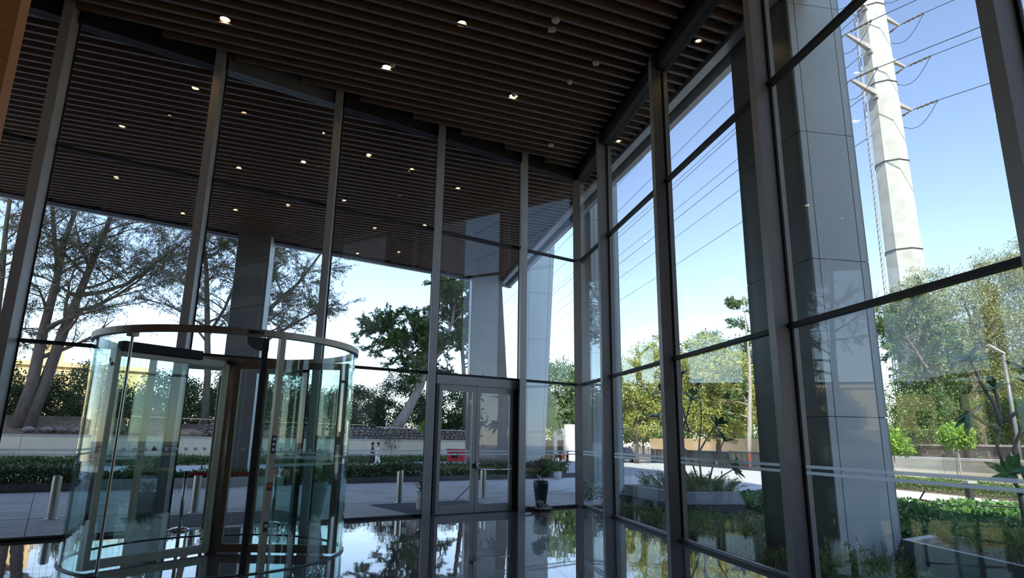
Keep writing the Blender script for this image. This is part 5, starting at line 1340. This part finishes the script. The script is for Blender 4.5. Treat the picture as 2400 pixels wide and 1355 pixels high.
MB().tube([(0, 0.05, 0), (0, 0.05, 2.0)], 0.03, 6).build('pole', 'bark', t)

def car(p, rz, mat, label, L=4.2, group=None):
    t = thing('car', label, 'car', p, rz, group); k = L / 4.2
    prof = [(-2.1, 0.35), (2.1, 0.35), (2.12, 0.62), (1.95, 0.82), (1.05, 0.95), (0.45, 1.42), (-1.05, 1.47), (-1.85, 1.02), (-2.1, 0.9)]
    MB().prism([(x * k, -0.82, z) for x, z in prof], (0, 1.64, 0)).build('body', mat, t, bevel=0.06)
    gp = [(0.92, 0.97), (0.42, 1.37), (-1.02, 1.41), (-1.62, 1.02)]
    MB().prism([(x * k, -0.835, z) for x, z in gp], (0, 1.67, 0)).build('side_windows', 'dark_glass', t)
    MB().prism([(1.06 * k, -0.7, 0.975), (0.49 * k, -0.66, 1.41), (0.49 * k, 0.66, 1.41), (1.06 * k, 0.7, 0.975)], (0.02, 0, 0.02)).build('windscreen', 'dark_glass', t)
    for x in (-1.3, 1.3):
        for y in (-0.76, 0.76):
            w_ = MB(); wheel(w_, (x * k, y, 0.31), 0.31, 0.2); o = w_.build('wheel', 'rubber', t)
            h_ = MB(); wheel(h_, (x * k, y, 0.31), 0.18, 0.21); h_.build('hub', 'steel', o)
    for y in (-0.6, 0.6):
        MB().box(-2.13 * k, -2.05 * k, y - 0.15, y + 0.15, 0.78, 0.94).build('tail_lamp', 'red_paint', t)
        MB().box(2.05 * k, 2.13 * k, y - 0.17, y + 0.17, 0.64, 0.76).build('headlamp', 'white', t)
car(RP(-15.5, 31, -0.46), azim(dR) + math.pi, 'paint_white_car', 'white car parked behind the dark sign wall')
car(RP(-9, 36, -0.46), azim(dR), 'orange', 'orange car behind the sign wall at the right')
car(RP(-45.2, 17.3, -0.36), azim(dR), 'paint_grey_car', 'dark car at the far edge of the driveway by the grey column')

# ------------------------------------------------------------------ lamp post, path light, hose
lp = thing('lamp_post', 'grey street lamp post with an angled head behind the low wall', 'lamp post', (24.05, 30.9, -0.45))
MB().tube([UP(0), UP(6.6)], [0.10, 0.08], 10).build('pole', 'column_dark', lp, smooth=True)
MB().bar((0.05, 0, 6.55), (-0.75, -0.1, 6.95), 0.16, 0.09).build('lamp_head', 'alu', lp)
MB().lathe([(0, 0), (0.2, 0), (0.2, 0.05), (0, 0.05)], (0, 0, 0), 12, cap=False).build('base_plate', 'alu', lp)
pt = thing('path_light', 'low square path light with a flat overhanging head at the edge of the path', 'path light', RP(-0.55, 12.35, -0.1), azim(nR))
MB().box(-0.07, 0.07, -0.09, 0.09, 0, 0.66).build('post', 'alu_dark', pt, bevel=0.006)
MB().box(-0.1, 0.24, -0.1, 0.1, 0.66, 0.74).build('head', 'alu', pt, bevel=0.006)
hs = MB().tube([RP(2.3, 8.2, 0.55), RP(2.0, 8.3, 0.33), RP(2.1, 8.8, 0.2), RP(2.9, 9.4, 0.25), RP(3.8, 9.8, 0.3)], 0.02, 7)
tag(hs.build('drip_hose', 'cable', None, True), 'black drip hose curving over the ground cover', 'hose')

# ------------------------------------------------------------------ people
def skin_body(name, verts, edges, radii, mat, parent, root=0, sub=1):
    me = bpy.data.meshes.new(name); me.from_pydata(verts, edges, []); me.update(); me.materials.append(MATS[mat])
    o = bpy.data.objects.new(name, me); COL.objects.link(o); o.parent = parent
    md = o.modifiers.new('skin', 'SKIN'); md.use_smooth_shade = True
    if not me.skin_vertices: pass
    for i, sv_ in enumerate(me.skin_vertices[0].data):
        r_ = radii[i]; sv_.radius = r_ if hasattr(r_, '__len__') else (r_, r_)
        sv_.use_root = (i == root)
    sb_ = o.modifiers.new('sub', 'SUBSURF'); sb_.levels = sub; sb_.render_levels = sub
    return o
def person(p, rz, label, top, bottom, long_top=False, stride=0.2, cap=False, h=1.7):
    t = thing('person', label, 'person', p, rz); k = h / 1.7
    V = lambda *a: tuple(x * k for x in a)
    # pelvis, waist, chest, neck, head base, head top
    vs = [V(0, 0, .92), V(0, 0, 1.08), V(0.01, 0, 1.30), V(0.02, 0, 1.45), V(0.03, 0, 1.55), V(0.035, 0, 1.65)]
    rd_ = [(.14 * k, .11 * k), (.125 * k, .10 * k), (.16 * k, .11 * k), (.055 * k, .055 * k), (.085 * k, .075 * k), (.075 * k, .07 * k)]
    ed = [(0, 1), (1, 2), (2, 3), (3, 4), (4, 5)]
    def chain(start, pts, rr):
        i0 = start
        for q, r_ in zip(pts, rr):
            vs.append(V(*q)); rd_.append((r_ * k, r_ * k)); ed.append((i0, len(vs) - 1)); i0 = len(vs) - 1
        return i0
    for sd, ph in ((-1, 1), (1, -1)):
        st = stride * ph
        chain(0, [(0.01, .09 * sd, .86), (st * 0.5 + .03, .095 * sd, .48), (st, .095 * sd, .09), (st + .13, .1 * sd, .035)], [.095, .065, .045, .035])
        hnd = chain(2, [(0.0, .19 * sd, 1.37), (-st * .35, .24 * sd, 1.10), (-st * .4 + .1, .23 * sd, .88)], [.055, .042, .032])
        bx_ = Vector((-st * .4 + .1, .23 * sd, .88))
        chain(hnd, [tuple(bx_ + Vector((.02, 0, -.07)))], [.034])
        palm = len(vs) - 1
        for f_, (dx, dy, L) in enumerate(((.03, 0, .075), (.01, .006 * sd, .085), (-.01, .006 * sd, .08), (-.028, 0, .065))):
            chain(palm, [tuple(bx_ + Vector((.02 + dx, dy, -.07 - L * .6))), tuple(bx_ + Vector((.03 + dx, dy - .012 * sd, -.07 - L)))], [.009, .008])
        chain(palm, [tuple(bx_ + Vector((.06, -.012 * sd, -.09)))], [.01])
    # nose
    chain(4, [(.125, 0, 1.58)], [.016])
    skin_body('body', vs, ed, rd_, 'skin', t)
    # clothes
    tv = [V(0, 0, .90), V(0, 0, 1.08), V(0.01, 0, 1.30), V(0.02, 0, 1.42)]; tr_ = [(.155 * k, .13 * k), (.145 * k, .12 * k), (.175 * k, .125 * k), (.07 * k, .07 * k)]; te_ = [(0, 1), (1, 2), (2, 3)]
    if long_top:
        tv += [V(0, 0, .7), V(0, 0, .50)]; tr_ += [(.17 * k, .17 * k), (.19 * k, .19 * k)]; te_ += [(0, 4), (4, 5)]
    for sd, ph in ((-1, 1), (1, -1)):
        st = stride * ph; i = len(tv)
        tv += [V(0.0, .19 * sd, 1.37), V(-st * .35, .24 * sd, 1.10), V(-st * .4 + .08, .232 * sd, .93)]; tr_ += [(.066 * k,) * 2, (.055 * k,) * 2, (.046 * k,) * 2]
        te_ += [(2, i), (i, i + 1), (i + 1, i + 2)]
    skin_body('kurta' if long_top else 'shirt', tv, te_, tr_, top, t)
    bv = [V(0, 0, .94)]; br_ = [(.15 * k, .125 * k)]; be = []
    for sd, ph in ((-1, 1), (1, -1)):
        st = stride * ph; i = len(bv)
        bv += [V(0.01, .09 * sd, .84), V(st * 0.5 + .03, .095 * sd, .48), V(st, .095 * sd, .10)]; br_ += [(.11 * k,) * 2, (.08 * k,) * 2, (.066 * k,) * 2]; be += [(0, i), (i, i + 1), (i + 1, i + 2)]
    skin_body('trousers', bv, be, br_, bottom, t)
    for sd, ph in ((-1, 1), (1, -1)):
        st = stride * ph
        MB().blob(V(st + .06, .098 * sd, .04), .14 * k, .05 * k, .042 * k, random.Random(1), 0.02, 10, 6).build('shoe', 'cloth_black', t, smooth=True)
    r_ = random.Random(1)
    MB().blob(V(.005, 0, 1.645), .105 * k, .095 * k, .095 * k, r_, 0.02, 12, 8).build('hair', 'hair', t, smooth=True)
    if not cap: MB().blob(V(-.05, 0, 1.58), .06 * k, .08 * k, .09 * k, r_, 0.02, 10, 6).build('back_hair', 'hair', t, smooth=True)
    for sd in (-1, 1):
        MB().blob(V(.03, .088 * sd, 1.575), .02 * k, .012 * k, .032 * k, r_, 0, 8, 6).build('ear', 'skin', t, smooth=True)
        MB().blob(V(.112, .03 * sd, 1.60), .009 * k, .014 * k, .009 * k, r_, 0, 8, 5).build('eye', 'hair', t)
    MB().blob(V(.112, 0, 1.53), .008 * k, .026 * k, .007 * k, r_, 0, 8, 5).build('mouth', 'red_dark', t)
    if cap: MB().box(.06 * k, .2 * k, -.07 * k, .07 * k, 1.645 * k, 1.66 * k).build('cap_peak', 'hair', t)
    return t
person((-9.62, 46.0, -0.35), 0.35, 'walking person in a dark maroon top and black trousers beside one in white', 'cloth_maroon', 'cloth_black', False, 0.22)
person((-9.15, 45.6, -0.35), 0.35, 'walking person in a long white kurta and a dark cap', 'cloth_white', 'cloth_white', True, 0.18, True)
person((-6.42, 54.4, -0.35), -0.2, 'walking person in a white shirt and blue jeans near the door mullion', 'cloth_white', 'cloth_blue', False, 0.2)

# ------------------------------------------------------------------ pylon and wires
PB = Vector((26.0, 40.5, -0.4))
py = thing('transmission_pole', 'tall pale faceted steel transmission pole with cross arms and a ladder', 'pylon', PB)
def pw(z): return 1.30 - 0.0115 * (z + 0.4)
segs = [(0, 8.5), (8.5, 14.55), (14.55, 20.8), (20.8, 26.75), (26.75, 33.0), (33.0, 46)]
for z0, z1 in segs:
    n = 8; vs = []
    for z, e in ((z0, 0.0), (z1, 0.0)):
        r_ = pw(z)
        for k in range(n):
            a = 2 * math.pi * (k + 0.5) / n + 0.25; vs.append((r_ * math.cos(a), r_ * math.sin(a), z))
    MB().add(vs, [(k, (k + 1) % n, n + (k + 1) % n, n + k) for k in range(n)]).build('shaft_section', 'pylon', py)
    n = 8; ring_ = []
    for k in range(n + 1):
        a = 2 * math.pi * (k + 0.5) / n + 0.25; ring_.append((pw(z0) * 1.012 * math.cos(a), pw(z0) * 1.012 * math.sin(a), z0))
    if z0: MB().tube(ring_, 0.045, 4, False).build('joint_ring', 'wire', py)
la = math.radians(168)
ld = MB()
for sd in (-0.2, 0.2):
    ld.tube([Vector((math.cos(la) * (pw(z) + 0.22) - math.sin(la) * sd, math.sin(la) * (pw(z) + 0.22) + math.cos(la) * sd, z)) for z in (2, 16, 30, 44)], 0.045, 4)
ladder = ld.build('ladder_rails', 'alu', py)
ru = MB()
for i in range(105):
    z = 2.2 + i * 0.4; c_ = Vector((math.cos(la), math.sin(la), 0)) * (pw(z) + 0.22); tg = Vector((-math.sin(la), math.cos(la), 0)) * 0.2
    ru.tube([c_ - tg + UP(z), c_ + tg + UP(z)], 0.03, 4)
o = ru.build('rungs', 'alu', ladder); o['kind'] = 'stuff'
wdir = Vector((-0.23, 0.97, 0)).normalized()          # line towards the next pole
wback = Vector((0.55, -0.83, 0)).normalized()         # line passing over to the right
armdir = Vector((0.857, 0.515, 0)).normalized()
WIRES = []
for z in (26.0, 29.55, 33.1, 36.7):
    for sd in (-1, 1):
        a = armdir * sd * pw(z); e = armdir * sd * (pw(z) + 2.8) + UP(0.1)
        MB().hexa([a + UP(z - 0.2) + wdir * 0.16, a + UP(z - 0.2) - wdir * 0.16, a + UP(z + 0.2) - wdir * 0.16, a + UP(z + 0.2) + wdir * 0.16],
                  [e + UP(z - 0.07) + wdir * 0.08, e + UP(z - 0.07) - wdir * 0.08, e + UP(z + 0.07) - wdir * 0.08, e + UP(z + 0.07) + wdir * 0.08]).build('cross_arm', 'pylon_arm', py)
        MB().obox(a * 1.02 + UP(z - 0.32), armdir * 0.12, wdir * 0.22, UP(0.14)).build('arm_bracket', 'alu', py)
        tip = e + UP(z)
        for dv, nm in ((wdir, 'far'), (wback, 'near')):
            i0 = tip + dv * 0.35; i1 = tip + dv * 1.75
            pts = [i0.lerp(i1, f / 8) for f in range(9)]
            MB().tube(pts, [0.05 if f % 2 else 0.10 for f in range(9)], 8).build('insulator', 'insul', py)
            MB().tube([tip, i0], 0.03, 5).build('link', 'wire', py)
            WIRES.append((PB + i1, dv))
        # jumper loop under the arm
        j0, j1 = tip + wdir * 1.75, tip + wback * 1.75
        MB().tube([j0 + (j1 - j0) * f / 8 - UP(1.3 * math.sin(math.pi * f / 8)) for f in range(9)], 0.022, 5).build('jumper', 'wire', py)
for p0, dv in WIRES:
    L_ = 150 if dv is wdir else 54
    pts = []
    for f in range(13):
        x = L_ * f / 12; pts.append(p0 + dv * x - UP(5.0 * 4 * (x / 300) * (1 - x / 300)))
    fwd = dv is wdir
    tag(MB().tube(pts, 0.028, 5, False).build('power_line', 'wire'), 'dark power line strung from the pole away over the trees' if fwd else 'dark power line strung from the pole over the building side', 'power line',
        'power lines beyond the pole' if fwd else 'power lines on the near side of the pole')
